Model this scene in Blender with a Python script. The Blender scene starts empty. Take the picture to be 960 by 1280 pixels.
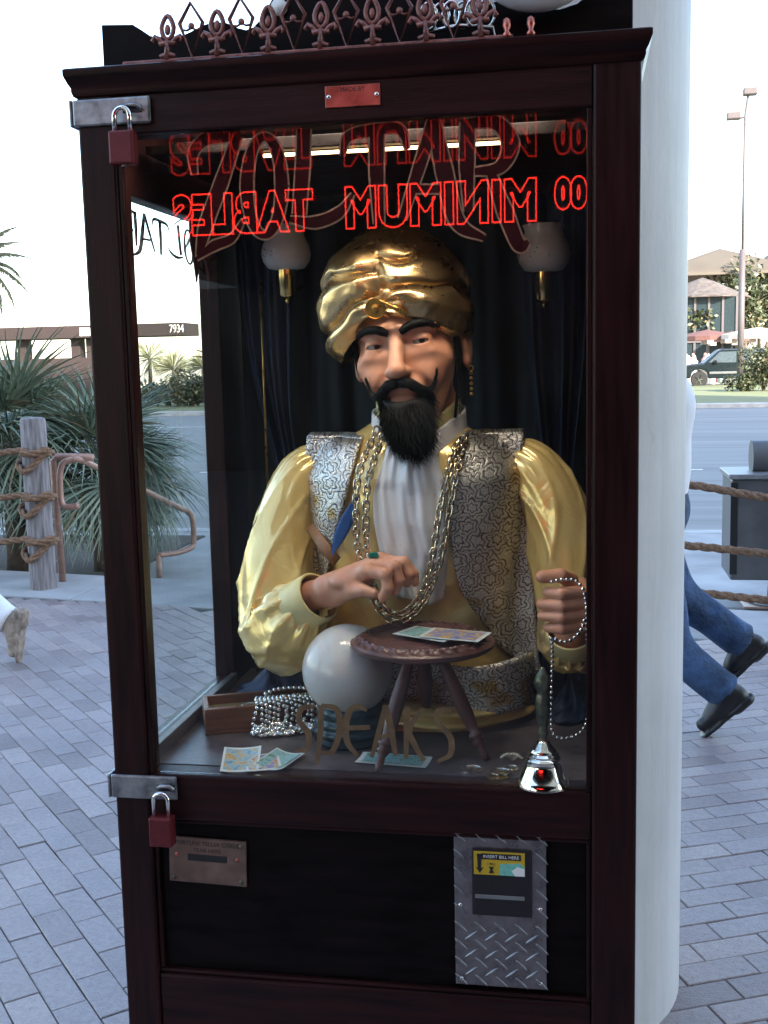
import bpy, math, random
import numpy as np
from math import sin, cos, pi, radians
from mathutils import Vector, Matrix
random.seed(7); rng = np.random.default_rng(7)
scene = bpy.context.scene
COL = scene.collection

# ------------------------------------------------------------------ camera
CAM = Vector((.32, -1.60, 1.52)); YAW, PIT, ROL, FPX = radians(-9.968), radians(7.632), radians(-1.310), 1411.0
Fv = Vector((sin(YAW)*cos(PIT), cos(YAW)*cos(PIT), -sin(PIT))); Rv = Vector((cos(YAW), -sin(YAW), 0)); Uv = Rv.cross(Fv)
R2 = Rv*cos(ROL)+Uv*sin(ROL); U2 = Uv*cos(ROL)-Rv*sin(ROL)
cd = bpy.data.cameras.new('camera'); cam = bpy.data.objects.new('camera', cd); COL.objects.link(cam)
cd.sensor_fit = 'HORIZONTAL'; cd.sensor_width = 36; cd.lens = FPX/960*36; cd.clip_start = .02; cd.clip_end = 3000
mw = Matrix.Identity(4)
for i, v in enumerate((R2, U2, -Fv)):
    for j in range(3): mw[j][i] = v[j]
for j in range(3): mw[j][3] = CAM[j]
cam.matrix_world = mw; scene.camera = cam

# ------------------------------------------------------------------ world, sun, exposure
SUN_AZ, SUN_EL = radians(142), radians(30)          # the sun stands behind the casino, low
w = bpy.data.worlds.new('World'); scene.world = w; w.use_nodes = True
nt = w.node_tree; bg = nt.nodes['Background']; sky = nt.nodes.new('ShaderNodeTexSky'); sky.sky_type = 'NISHITA'
sky.sun_disc = False; sky.sun_elevation = SUN_EL; sky.sun_rotation = SUN_AZ; sky.dust_density = 1.4; sky.air_density = 1.0; sky.ozone_density = .4
nt.links.new(sky.outputs[0], bg.inputs[0]); bg.inputs[1].default_value = .15
sd = bpy.data.lights.new('sun', 'SUN'); sd.energy = 3.2; sd.angle = radians(.5); sd.color = (1, .93, .82)
so = bpy.data.objects.new('sun', sd); COL.objects.link(so)
sdir = Vector((sin(SUN_AZ)*cos(SUN_EL), cos(SUN_AZ)*cos(SUN_EL), sin(SUN_EL)))
so.rotation_euler = (-sdir).to_track_quat('-Z', 'Y').to_euler()
vs = scene.view_settings; vs.view_transform = 'Standard'; vs.look = 'None'; vs.exposure = 2.5; vs.gamma = 1; vs.use_curve_mapping = False
scene.cycles.max_bounces = 8; scene.cycles.transparent_max_bounces = 16; scene.cycles.use_denoising = True
scene.cycles.sample_clamp_indirect = 6

# ------------------------------------------------------------------ helpers
def ray(px, py): return Fv + R2*((px-480)/FPX) - U2*((py-640)/FPX)
def face(px, py, Y=0):                # survey point on an upright plane of the booth -> (x, z)
    d = ray(px, py); t = (Y-CAM[1])/d[1]; p = CAM+d*t; return p.x, p.z

def tag(o, label=None, cat=None, group=None, kind=None):
    if label: o['label'] = label
    if cat: o['category'] = cat
    if group: o['group'] = group
    if kind: o['kind'] = kind
    return o
def empty(name, loc=(0, 0, 0), rz=0, parent=None):
    o = bpy.data.objects.new(name, None); COL.objects.link(o); o.location = loc; o.rotation_euler = (0, 0, rz); o.empty_display_size = .05
    if parent: o.parent = parent
    return o
def copy_tree(o, parent=None):
    c = o.copy(); COL.objects.link(c); c.parent = parent
    for ch in [x for x in o.children]: copy_tree(ch, c)
    return c
def inst(src, loc, rot=(0, 0, 0), parent=None, scale=None, name=None):
    c = src.copy(); COL.objects.link(c); c.location = loc; c.rotation_euler = rot; c.parent = parent
    if scale: c.scale = scale if hasattr(scale, '__len__') else (scale,)*3
    return c

class MB:
    def __init__(s): s.v = []; s.f = []
    def add(s, vs, fs):
        n = len(s.v); s.v.extend([tuple(p) for p in vs]); s.f.extend([tuple(i+n for i in f) for f in fs]); return s
    def box(s, a, b, M=None):
        x0, y0, z0 = a; x1, y1, z1 = b
        vs = [Vector(p) for p in ((x0,y0,z0),(x1,y0,z0),(x1,y1,z0),(x0,y1,z0),(x0,y0,z1),(x1,y0,z1),(x1,y1,z1),(x0,y1,z1))]
        if M is not None: vs = [M@p for p in vs]
        return s.add(vs, [(3,2,1,0),(4,5,6,7),(0,1,5,4),(1,2,6,5),(2,3,7,6),(3,0,4,7)])
    def prism(s, poly, y0, y1, M=None):   # poly in (x,z), extruded along y
        n = len(poly); A = sum(poly[i][0]*poly[(i+1) % n][1]-poly[(i+1) % n][0]*poly[i][1] for i in range(n))
        if A < 0: poly = poly[::-1]
        vs = [Vector((x, y0, z)) for x, z in poly]+[Vector((x, y1, z)) for x, z in poly]
        if M is not None: vs = [M@p for p in vs]
        return s.add(vs, [tuple(range(n)), tuple(range(2*n-1, n-1, -1))]+[(i, i+n, (i+1) % n+n, (i+1) % n) for i in range(n)])
    def tube(s, pts, r, seg=8, closed=False, cap=True, flat=1.0, up=None):
        P = [Vector(p) for p in pts]; n = len(P); rs = r if hasattr(r, '__len__') else [r]*n
        T = []
        for i in range(n):
            a = P[(i-1) % n] if (closed or i > 0) else P[i]; b = P[(i+1) % n] if (closed or i < n-1) else P[i]
            t = (b-a); T.append(t.normalized() if t.length > 1e-9 else Vector((0, 0, 1)))
        u = Vector(up) if up else (Vector((0, 0, 1)) if abs(T[0].z) < .9 else Vector((1, 0, 0)))
        N = (u-T[0]*u.dot(T[0])).normalized(); vs = []
        for i in range(n):
            if i: N = (N-T[i]*N.dot(T[i])); N = N.normalized() if N.length > 1e-6 else T[i].orthogonal().normalized()
            B = T[i].cross(N)
            for k in range(seg):
                a = 2*pi*k/seg; vs.append(P[i]+(N*cos(a)*flat+B*sin(a))*rs[i])
        fs = []
        m = n if closed else n-1
        for i in range(m):
            j = (i+1) % n
            for k in range(seg): k2 = (k+1) % seg; fs.append((i*seg+k, i*seg+k2, j*seg+k2, j*seg+k))
        if cap and not closed: fs += [tuple(range(seg-1, -1, -1)), tuple((n-1)*seg+k for k in range(seg))]
        return s.add(vs, fs)
    def lathe(s, prof, c=(0, 0, 0), seg=32, rfun=None, M=None):
        c = Vector(c); vs = []; n = len(prof)
        for r, z in prof:
            for k in range(seg):
                a = 2*pi*k/seg; rr = r*(rfun(a, z) if rfun else 1); p = Vector((rr*cos(a), rr*sin(a), z))
                if M is not None: p = M@p
                vs.append(p+c)
        fs = [(i*seg+k, i*seg+(k+1) % seg, (i+1)*seg+(k+1) % seg, (i+1)*seg+k) for i in range(n-1) for k in range(seg)]
        if prof[0][0] > 1e-6: fs.append(tuple(range(seg-1, -1, -1)))
        if prof[-1][0] > 1e-6: fs.append(tuple((n-1)*seg+k for k in range(seg)))
        return s.add(vs, fs)
    def grid(s, fn, nu, nv, cu=False):
        vs = [fn(i/(nu if cu else nu-1), j/(nv-1)) for j in range(nv) for i in range(nu)]
        fs = []
        for j in range(nv-1):
            for i in range(nu if cu else nu-1):
                i2 = (i+1) % nu; fs.append((j*nu+i, j*nu+i2, (j+1)*nu+i2, (j+1)*nu+i))
        return s.add(vs, fs)
    def ball(s, c, r, seg=10, rings=6, M=None):
        rr = r if hasattr(r, '__len__') else (r, r, r); c = Vector(c); vs = []; fs = []
        vs.append(Vector((0, 0, -rr[2])))
        for j in range(1, rings):
            t = -pi/2+pi*j/rings
            for k in range(seg): a = 2*pi*k/seg; vs.append(Vector((rr[0]*cos(t)*cos(a), rr[1]*cos(t)*sin(a), rr[2]*sin(t))))
        vs.append(Vector((0, 0, rr[2]))); top = len(vs)-1
        for k in range(seg): fs.append((0, 1+(k+1) % seg, 1+k))
        for j in range(rings-2):
            for k in range(seg): a = 1+j*seg+k; b = 1+j*seg+(k+1) % seg; fs.append((a, b, b+seg, a+seg))
        o = 1+(rings-2)*seg
        for k in range(seg): fs.append((o+k, o+(k+1) % seg, top))
        return s.add([(M@p if M is not None else p)+c for p in vs], fs)
    def arr(s, V, Fq): return s.add(V.tolist(), Fq.tolist())
    def build(s, name, mat, parent=None, smooth=False, bevel=0, kind=None, loc=None, solid=0, sharp=None):
        me = bpy.data.meshes.new(name); me.from_pydata(s.v, [], s.f); me.validate(); me.update()
        if mat: me.materials.append(mat)
        if smooth:
            me.polygons.foreach_set('use_smooth', [True]*len(me.polygons))
            if sharp: me.set_sharp_from_angle(angle=radians(sharp))
        o = bpy.data.objects.new(name, me); COL.objects.link(o)
        if parent: o.parent = parent
        if loc: o.location = loc
        if solid: m = o.modifiers.new('solid', 'SOLIDIFY'); m.thickness = solid; m.offset = 0
        if bevel: m = o.modifiers.new('bevel', 'BEVEL'); m.width = bevel; m.segments = 2; m.limit_method = 'ANGLE'; m.angle_limit = radians(40)
        if kind: o['kind'] = kind
        return o
def bx(name, a, b, mat, parent=None, bevel=.002): return MB().box(a, b).build(name, mat, parent, bevel=bevel)
def catmull(P, n):
    P = [np.array(p, float) for p in P]; Q = [2*P[0]-P[1]]+P+[2*P[-1]-P[-2]]; out = []
    for i in range(len(P)-1):
        a, b, c, d = Q[i:i+4]
        for k in range(n):
            t = k/n; out.append(.5*((2*b)+(-a+c)*t+(2*a-5*b+4*c-d)*t*t+(-a+3*b-3*c+d)*t**3))
    out.append(P[-1]); return [tuple(p) for p in out]
def interp(xs, ys, x): return float(np.interp(x, xs, ys))

def text_obj(name, body, size, mat, loc, rot, parent=None, align='CENTER', extrude=.0004, bevel=0, offset=0, fill=True, sx=1, res=4, spacing=1):
    cu = bpy.data.curves.new(name, 'FONT'); cu.body = body; cu.size = size; cu.align_x = align; cu.align_y = 'CENTER'; cu.extrude = extrude
    cu.offset = offset; cu.bevel_depth = bevel; cu.bevel_resolution = 1; cu.resolution_u = res; cu.space_character = spacing
    if not fill: cu.fill_mode = 'NONE'
    t = bpy.data.objects.new('tmp_text', cu); COL.objects.link(t)
    dg = bpy.context.evaluated_depsgraph_get(); dg.update()
    me = bpy.data.meshes.new_from_object(t.evaluated_get(dg)); bpy.data.objects.remove(t); bpy.data.curves.remove(cu)
    me.name = name; me.materials.clear(); me.materials.append(mat)
    o = bpy.data.objects.new(name, me); COL.objects.link(o); o.location = loc; o.rotation_euler = rot; o.scale = (sx, 1, 1)
    if parent: o.parent = parent
    return o
def ribbon(mb, pts, w, y, n=8):          # painted brush stroke on the plane y, pts in (x,z); w: list or number
    C = catmull([(p[0], 0, p[1]) for p in pts], n) if len(pts) > 2 else [(p[0], 0, p[1]) for p in pts]
    m = len(C); ws = w if hasattr(w, '__len__') else [w, w]
    L = []
    for i in range(m):
        a = C[max(i-1, 0)]; b = C[min(i+1, m-1)]; dx, dz = b[0]-a[0], b[2]-a[2]; l = math.hypot(dx, dz) or 1
        ww = interp(np.linspace(0, 1, len(ws)), ws, i/(m-1))/2; L.append((C[i], (-dz/l*ww, dx/l*ww)))
    vs = []
    for c, nn in L: vs += [(c[0]+nn[0], y, c[2]+nn[1]), (c[0]-nn[0], y, c[2]-nn[1])]
    mb.add(vs, [(2*i, 2*i+2, 2*i+3, 2*i+1) for i in range(m-1)])

# ---- implicit surfaces (bodies are modelled as one smooth skin)
def sd_ell(P, c, r, R=None):
    q = P-np.array(c, np.float32)
    if R is not None: q = q@np.array(R, np.float32)
    r = np.array(r, np.float32); k0 = np.linalg.norm(q/r, axis=1); k1 = np.linalg.norm(q/(r*r), axis=1)+1e-9
    return k0*(k0-1)/k1
def sd_cap(P, a, b, ra, rb):
    a = np.array(a, np.float32); b = np.array(b, np.float32); pa = P-a; ba = b-a
    h = np.clip(pa@ba/(ba@ba+1e-12), 0, 1); return np.linalg.norm(pa-h[:, None]*ba, axis=1)-(ra+(rb-ra)*h)
def smin(a, b, k):
    h = np.maximum(k-np.abs(a-b), 0)/k; return np.minimum(a, b)-h*h*k*.25
def smax(a, b, k): return -smin(-a, -b, k)
def chain(P, pts, rs, k=.003):
    d = None
    for i in range(len(pts)-1):
        e = sd_cap(P, pts[i], pts[i+1], rs[i], rs[i+1]); d = e if d is None else smin(d, e, k)
    return d
def surfnet(fn, lo, hi, h):
    lo = np.array(lo); n = np.ceil((np.array(hi)-lo)/h).astype(int)+1
    g = np.stack(np.meshgrid(*[lo[i]+h*np.arange(n[i]) for i in range(3)], indexing='ij'), -1).reshape(-1, 3).astype(np.float32)
    D = np.concatenate([fn(c) for c in np.array_split(g, max(1, len(g)//300000))]).reshape(n)
    S = D < 0; m = n-1
    corners = [(i, j, k) for i in (0, 1) for j in (0, 1) for k in (0, 1)]
    sl = lambda A, c: A[c[0]:c[0]+m[0], c[1]:c[1]+m[1], c[2]:c[2]+m[2]]
    cnt = sum(sl(S, c).astype(np.int8) for c in corners); act = (cnt > 0) & (cnt < 8)
    I = np.argwhere(act); vid = -np.ones(m, int); vid[act] = np.arange(len(I))
    acc = np.zeros((len(I), 3)); num = np.zeros(len(I))
    for a in corners:
        for ax in range(3):
            if a[ax]: continue
            b = list(a); b[ax] = 1; ia = I+np.array(a); ib = I+np.array(b)
            da = D[ia[:, 0], ia[:, 1], ia[:, 2]]; db = D[ib[:, 0], ib[:, 1], ib[:, 2]]; c = (da < 0) != (db < 0)
            t = np.where(c, da/np.where(c, da-db, 1), 0); p = np.tile(np.array(a, float), (len(I), 1)); p[:, ax] += t
            acc[c] += p[c]; num[c] += 1
    V = lo+(I+acc/num[:, None])*h
    quads = []
    for ax in range(3):
        u, w_ = (ax+1) % 3, (ax+2) % 3
        A = np.moveaxis(S, ax, 0); d0 = A[:-1] & ~A[1:]; d1 = ~A[:-1] & A[1:]
        for d, flip in ((d0, False), (d1, True)):
            E = np.argwhere(np.moveaxis(d, 0, ax))
            E = E[(E[:, u] > 0) & (E[:, w_] > 0) & (E[:, u] < n[u]-1) & (E[:, w_] < n[w_]-1)]
            q = []
            for du, dw in ((1, 1), (0, 1), (0, 0), (1, 0)):
                c = E.copy(); c[:, u] -= du; c[:, w_] -= dw; q.append(vid[c[:, 0], c[:, 1], c[:, 2]])
            q = np.stack(q, 1); quads.append(q[:, ::-1] if flip else q)
    return V, np.concatenate(quads)

# ------------------------------------------------------------------ materials
class NT:
    def __init__(s, name):
        s.m = bpy.data.materials.new(name); s.m.use_nodes = True; s.t = s.m.node_tree; s.p = s.t.nodes['Principled BSDF']; s.out = s.t.nodes['Material Output']
    def n(s, typ, **kw):
        nd = s.t.nodes.new('ShaderNode'+typ)
        for k, v in kw.items():
            if k.startswith('i_'): nd.inputs[k[2:].replace('_', ' ')].default_value = v
            else: setattr(nd, k, v)
        return nd
    def l(s, a, b): s.t.links.new(a, b)
    def ramp(s, fac, stops):
        r = s.n('ValToRGB'); e = r.color_ramp.elements
        while len(e) < len(stops): e.new(.5)
        for el, (p, c) in zip(e, stops): el.position = p; el.color = (*c, 1) if len(c) == 3 else c
        s.l(fac, r.inputs[0]); return r.outputs[0]
    def coord(s, scale=(1, 1, 1), kind='Object'):
        c = s.n('TexCoord'); mp = s.n('Mapping'); mp.inputs['Scale'].default_value = scale; s.l(c.outputs[kind], mp.inputs[0]); return mp.outputs[0]
    def noise(s, vec, scale, detail=4, rough=.55, dist=0):
        nd = s.n('TexNoise'); nd.inputs['Scale'].default_value = scale; nd.inputs['Detail'].default_value = detail; nd.inputs['Roughness'].default_value = rough; nd.inputs['Distortion'].default_value = dist
        if vec is not None: s.l(vec, nd.inputs['Vector'])
        return nd.outputs['Fac']
    def bump(s, h, strength, dist=.002):
        b = s.n('Bump'); b.inputs['Strength'].default_value = strength; b.inputs['Distance'].default_value = dist; s.l(h, b.inputs['Height']); s.l(b.outputs[0], s.p.inputs['Normal']); return b
    def math(s, op, a, b=None):
        m = s.n('Math', operation=op)
        for i, x in enumerate((a, b)):
            if x is None: continue
            if isinstance(x, (int, float)): m.inputs[i].default_value = x
            else: s.l(x, m.inputs[i])
        return m.outputs[0]
    def set(s, **kw):
        for k, v in kw.items(): s.p.inputs[k.replace('_', ' ')].default_value = v
        return s
def mul(c, f): return tuple(min(1, x*f) for x in c)
def mat(name, col, rough=.5, metal=0, var=.18, scale=12, bump=0, bscale=60, stretch=(1, 1, 1), rvar=.1, bdist=.002, col2=None, coords='Object', **kw):
    T = NT(name); v = T.coord(stretch, coords); f = T.noise(v, scale, 5)
    c2 = col2 or mul(col, 1-2*var)
    T.l(T.ramp(f, [(.3, c2), (.7, mul(col, 1+var*.6))]), T.p.inputs['Base Color'])
    r = T.n('MapRange'); r.inputs['To Min'].default_value = max(0, rough-rvar); r.inputs['To Max'].default_value = min(1, rough+rvar); T.l(f, r.inputs[0]); T.l(r.outputs[0], T.p.inputs['Roughness'])
    T.set(Metallic=metal)
    if bump: T.bump(T.noise(v, bscale, 4), bump, bdist)
    for k, x in kw.items(): T.p.inputs[k.replace('_', ' ')].default_value = x
    return T.m
def emit(name, col, s):
    T = NT(name); T.set(Base_Color=(*col, 1), Emission_Color=(*col, 1), Emission_Strength=s); return T.m
def glass_mat(name, tint=(.97, .985, .975)):
    T = NT(name); lw = T.n('LayerWeight'); lw.inputs[0].default_value = .5
    p5 = T.math('POWER', lw.outputs['Facing'], 5); f = T.math('ADD', T.math('MULTIPLY', p5, .9), .042)
    tr = T.n('BsdfTransparent'); tr.inputs[0].default_value = (*tint, 1); gl = T.n('BsdfGlossy'); gl.inputs['Roughness'].default_value = .0
    mx = T.n('MixShader'); T.l(f, mx.inputs[0]); T.l(tr.outputs[0], mx.inputs[1]); T.l(gl.outputs[0], mx.inputs[2]); df = T.n('BsdfDiffuse'); df.inputs[0].default_value = (.6, .6, .6, 1); sm = T.noise(T.coord((1, 1, .35)), 9, 6, .7, .6); m3 = T.n('MixShader'); T.l(T.ramp(sm, [(.45, (.002, .002, .002)), (.8, (.014, .014, .014))]), m3.inputs[0]); T.l(mx.outputs[0], m3.inputs[1]); T.l(df.outputs[0], m3.inputs[2]); T.l(m3.outputs[0], T.out.inputs[0]); return T.m

W = {}
W['mahogany'] = mat('mahogany', (.022, .0055, .005), .36, var=.35, scale=5, stretch=(14, 14, 1.2), bump=.15, bscale=30, col2=(.007, .0025, .0025), Specular_IOR_Level=.2)
W['mahogany_h'] = mat('mahogany_across', (.022, .0055, .005), .36, var=.35, scale=5, stretch=(1.2, 14, 14), bump=.15, bscale=30, col2=(.007, .0025, .0025), Specular_IOR_Level=.2)
W['darkwood'] = mat('dark_stained_panel', (.006, .0035, .0035), .45, var=.4, scale=5, stretch=(2, 10, 10), bump=.1, Specular_IOR_Level=.1)
W['glass'] = glass_mat('window_glass')
W['steel'] = mat('galvanised_steel', (.34, .35, .36), .38, .9, var=.25, scale=60, rvar=.15)
W['chrome'] = mat('polished_nickel', (.78, .77, .74), .06, 1, var=.05, rvar=.03)
W['brass'] = mat('polished_brass', (.72, .5, .2), .16, 1, var=.12, scale=40)
W['oldbrass'] = mat('tarnished_brass', (.16, .16, .11), .35, .85, var=.35, scale=80, rvar=.15)
W['plate'] = mat('brown_brass_plate', (.20, .125, .10), .5, .5, var=.2, scale=30)
W['redplate'] = mat('copper_plate', (.5, .16, .12), .3, .8, var=.2, scale=40)
W['padlock'] = mat('red_anodised_aluminium', (.13, .014, .018), .4, .3, var=.12, scale=60)
W['ink'] = mat('black_ink', (.012, .011, .011), .5, var=.1)
W['black'] = mat('black_plastic', (.012, .012, .013), .35, var=.1)
W['iron'] = mat('bronzed_iron', (.30, .12, .10), .42, .35, var=.3, scale=90, bump=.2, bscale=200)
W['letterred'] = mat('oxblood_paint', (.060, .007, .007), .9, var=.2, scale=30, Specular_IOR_Level=.05)
W['lettergold'] = mat('gold_outline_paint', (.50, .24, .15), .8, 0, var=.2, scale=60, Specular_IOR_Level=.1)
W['speaks'] = mat('bronze_paint', (.22, .12, .05), .5, .1, var=.2, scale=50)
W['paper'] = mat('white_print', (.75, .74, .7), .6, var=.05)
# ------------------------------------------------------------------ the setting
def brick_mat():
    T = NT('clay_paver'); g = T.n('NewGeometry'); oi = T.n('ObjectInfo'); r = T.math('FRACT', T.math('ADD', g.outputs['Random Per Island'], oi.outputs['Random']))
    v = T.coord((1, 1, 1), 'Object'); gp = T.n('NewGeometry'); f = T.noise(gp.outputs['Position'], 55, 6, .65); f2 = T.noise(gp.outputs['Position'], 2.2, 4)
    base = T.ramp(r, [(0, (.23, .185, .18)), (.12, (.31, .255, .25)), (.4, (.35, .295, .285)), (.7, (.33, .285, .285)), (1, (.41, .34, .32))])
    m1 = T.n('MixRGB', blend_type='MULTIPLY'); m1.inputs[0].default_value = .55; T.l(base, m1.inputs[1]); T.l(T.ramp(f, [(.3, (.55, .53, .54)), (.65, (1, 1, 1))]), m1.inputs[2])
    m2 = T.n('MixRGB', blend_type='MULTIPLY'); m2.inputs[0].default_value = .6; T.l(m1.outputs[0], m2.inputs[1]); T.l(T.ramp(f2, [(.35, (.62, .6, .62)), (.6, (1, 1, 1))]), m2.inputs[2])
    sp_ = T.noise(gp.outputs['Position'], 170, 3, .6); m3 = T.n('MixRGB', blend_type='MULTIPLY'); m3.inputs[0].default_value = .7; T.l(m2.outputs[0], m3.inputs[1]); T.l(T.ramp(sp_, [(.30, (.38, .36, .36)), (.42, (1, 1, 1)), (.68, (1, 1, 1)), (.75, (1.3, 1.3, 1.3))]), m3.inputs[2]); T.l(m3.outputs[0], T.p.inputs['Base Color']); T.set(Roughness=.46); T.bump(T.math('ADD', f, sp_), .6, .003); return T.m
W['brick'] = brick_mat()
W['joint'] = mat('joint_sand', (.09, .08, .08), .95, var=.3, scale=40, bump=.4, bscale=300)
W['concrete'] = mat('pale_concrete', (.36, .36, .36), .8, var=.2, scale=1.7, bump=.2, bscale=90, rvar=.1)
W['kerb'] = mat('kerb_concrete', (.42, .42, .42), .8, var=.15, scale=3, bump=.2)
def road_mat():
    T = NT('worn_asphalt'); v = T.coord((.05, 1.0, 1)); f = T.noise(v, 2.2, 5, .6); g = T.noise(T.coord((1, 1, 1)), 70, 3)
    T.l(T.ramp(f, [(.3, (.115, .110, .108)), (.5, (.165, .160, .155)), (.75, (.23, .22, .21))]), T.p.inputs['Base Color']); T.set(Roughness=.62); T.bump(g, .3, .004); return T.m
W['road'] = road_mat()
W['soil'] = mat('dark_soil', (.06, .045, .035), .95, var=.3, scale=9, bump=.6, bscale=60, bdist=.01)
W['sand'] = mat('desert_ground', (.46, .40, .30), .9, var=.2, scale=.3)
W['grass'] = mat('verge_grass', (.10, .13, .05), .9, var=.35, scale=2.5, col2=(.16, .15, .08))
def stucco_mat():
    T = NT('white_column_paint'); v = T.coord((1, 1, 1)); st = T.noise(T.coord((9, 9, .5)), 2.2, 5, .6); bl = T.noise(v, 2.6, 5, .6); sc = T.noise(T.coord((3, 3, 1.2)), 7, 6, .7); base = T.ramp(bl, [(.3, (.50, .505, .51)), (.6, (.60, .60, .605))])
    m1 = T.n('MixRGB', blend_type='MULTIPLY'); m1.inputs[0].default_value = .35; T.l(base, m1.inputs[1]); T.l(T.ramp(st, [(.35, (.72, .70, .66)), (.6, (1, 1, 1))]), m1.inputs[2])
    m2 = T.n('MixRGB', blend_type='MIX'); T.l(T.ramp(sc, [(.63, (0, 0, 0)), (.74, (.4, .4, .4))]), m2.inputs[0]); T.l(m1.outputs[0], m2.inputs[1]); m2.inputs[2].default_value = (.33, .32, .30, 1)
    T.l(m2.outputs[0], T.p.inputs['Base Color']); T.set(Roughness=.5); T.bump(T.noise(T.coord((2, 2, 1)), 30, 5), .25, .004); return T.m
W['stucco'] = stucco_mat()
W['facade'] = mat('casino_stucco', (.42, .38, .33), .8, var=.15, scale=1.0)
W['soffit'] = mat('bronze_soffit', (.02, .016, .014), .05, 0, var=.1, rvar=.02, Specular_IOR_Level=.025)
W['canopy'] = mat('canopy_paint', (.45, .44, .42), .8, var=.08, scale=1)
W['asphalt_line'] = mat('lane_paint', (.7, .7, .68), .7, var=.2, scale=20)

# ground levels: plaza 0, sidewalk -0.15, road -0.28, far verge -0.15
def edge_y(x): return 5.37-.1914*(x+3.567)      # the line where the brick plaza ends
g = MB().add([(-900, 62, -.29), (900, 62, -.29), (900, 1500, -.29), (-900, 1500, -.29)], [(0, 1, 2, 3)]); tag(g.build('desert_ground', W['sand']), kind='structure')
road = tag(MB().add([(-120, 8, -.28), (120, 8, -.28), (120, 39, -.28), (-120, 39, -.28)], [(0, 1, 2, 3)]).build('road', W['road']), kind='structure')
tag(MB().box((-120, 37.6, -.6), (120, 62.5, -.16)).build('verge', W['grass']), kind='structure')
tag(MB().box((-120, 37.2, -.6), (120, 37.62, -.13)).build('far_kerb', W['kerb'], bevel=.03), kind='structure')
for k in range(24):                      # broken lane lines
    for y in (16.5, 23.2, 30):
        x = -72+k*6
        if abs(x) < 60: MB().box((x, y, -.3), (x+2.2, y+.12, -.276)).build('lane_marking', W['asphalt_line'], road)
# sidewalk in cast slabs
side = empty('sidewalk'); tag(side, kind='structure')
slab0 = MB().box((0, 0, -.5), (1.794, 3.2, -.15)).build('slab', W['concrete'], side, bevel=.008); slab0.location = (-18, 6.0, 0)
for k in range(1, 22): inst(slab0, (-18+1.8*k, 6.0, 0), parent=side)
tag(MB().box((-40, 9.2, -.6), (40, 9.42, -.145)).build('near_kerb', W['kerb'], bevel=.02), kind='structure')
bx('base_slab', (-40, 3.4, -.55), (40, 9.25, -.165), W['concrete'], side, 0)
# plaza bed + concrete border
pl = tag(MB().add([(-9, -6, -.012), (9, -6, -.012), (9, edge_y(9), -.012), (-9, edge_y(-9), -.012)], [(0, 1, 2, 3)]).build('plaza', W['joint']), kind='structure')
bm_ = MB()
for k in range(12):
    x0 = -9+1.5*k; x1 = x0+1.492
    c = [(x0, edge_y(x0)+.004), (x1, edge_y(x1)+.004), (x1, edge_y(x1)+.8), (x0, edge_y(x0)+.8)]
    MB().add([(*p, -.3) for p in c]+[(*p, .002) for p in c], [(0, 1, 5, 4), (1, 2, 6, 5), (2, 3, 7, 6), (3, 0, 4, 7), (4, 5, 6, 7)]).build('border_slab', W['concrete'], pl, bevel=.006)
# clay pavers, two runs of running bond meeting behind the cabinet
BL, BW, JT = .198, .088, .0028
def paver_mesh(mb, M):
    l, w_, b = (BL-JT)/2, (BW-JT)/2, .0022
    vs = [M@Vector(p) for p in ((-l, -w_, -.02), (l, -w_, -.02), (l, w_, -.02), (-l, w_, -.02), (-l, -w_, -.0024), (l, -w_, -.0024), (l, w_, -.0024), (-l, w_, -.0024), (-l+b, -w_+b, 0), (l-b, -w_+b, 0), (l-b, w_-b, 0), (-l+b, w_-b, 0))]
    mb.add(vs, [(0, 1, 5, 4), (1, 2, 6, 5), (2, 3, 7, 6), (3, 0, 4, 7), (4, 5, 9, 8), (5, 6, 10, 9), (6, 7, 11, 10), (7, 4, 8, 11), (8, 9, 10, 11)])
cells = []
for ang, zone in ((-48, 0), (24, 1)):
    a = radians(ang); d = Vector((cos(a), sin(a))); nrm = Vector((-sin(a), cos(a))); o = Vector((-.925, .867)) if zone == 0 else Vector((.524, .926))
    for j in range(-110, 110):
        for i in range(-60, 60):
            p = o+d*(i+.5+.5*(j % 2))*BL+nrm*(j+.5)*BW
            if (p.x < .1) != (zone == 0): continue
            if p.y > edge_y(p.x)-.02 or p.y < -2.5 or p.x < -6 or p.x > 4.5: continue
            q = Vector((p.x, p.y, 0))-CAM; zc = q.dot(Fv)
            px = py = -999
            if zc > .2: px = 480+FPX*q.dot(R2)/zc; py = 640-FPX*q.dot(U2)/zc
            vis = -20 < px < 980 and 700 < py < 1310 and (px < 165 or px > 830 or (185 < px < 300 and py < 930))
            cells.append((0 if vis else 1, q.length, p, a))
cells.sort(key=lambda c: (c[0], c[1]))
pm = MB(); paver_mesh(pm, Matrix.Identity(4)); brick0 = pm.build('brick', W['brick'], pl); rest = MB()
for k, (_, _, p, a) in enumerate(cells):
    rot = (random.gauss(0, .006), random.gauss(0, .004), a+random.gauss(0, .006)); loc = (p.x, p.y, random.gauss(0, .0009))
    if k == 0: brick0.location = loc; brick0.rotation_euler = rot
    elif k < 300: inst(brick0, loc, rot, pl)
    else:
        from mathutils import Euler
        paver_mesh(rest, Matrix.Translation(loc)@Euler(rot).to_matrix().to_4x4())
rest.build('brick_field', W['brick'], pl, kind='stuff')
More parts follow.
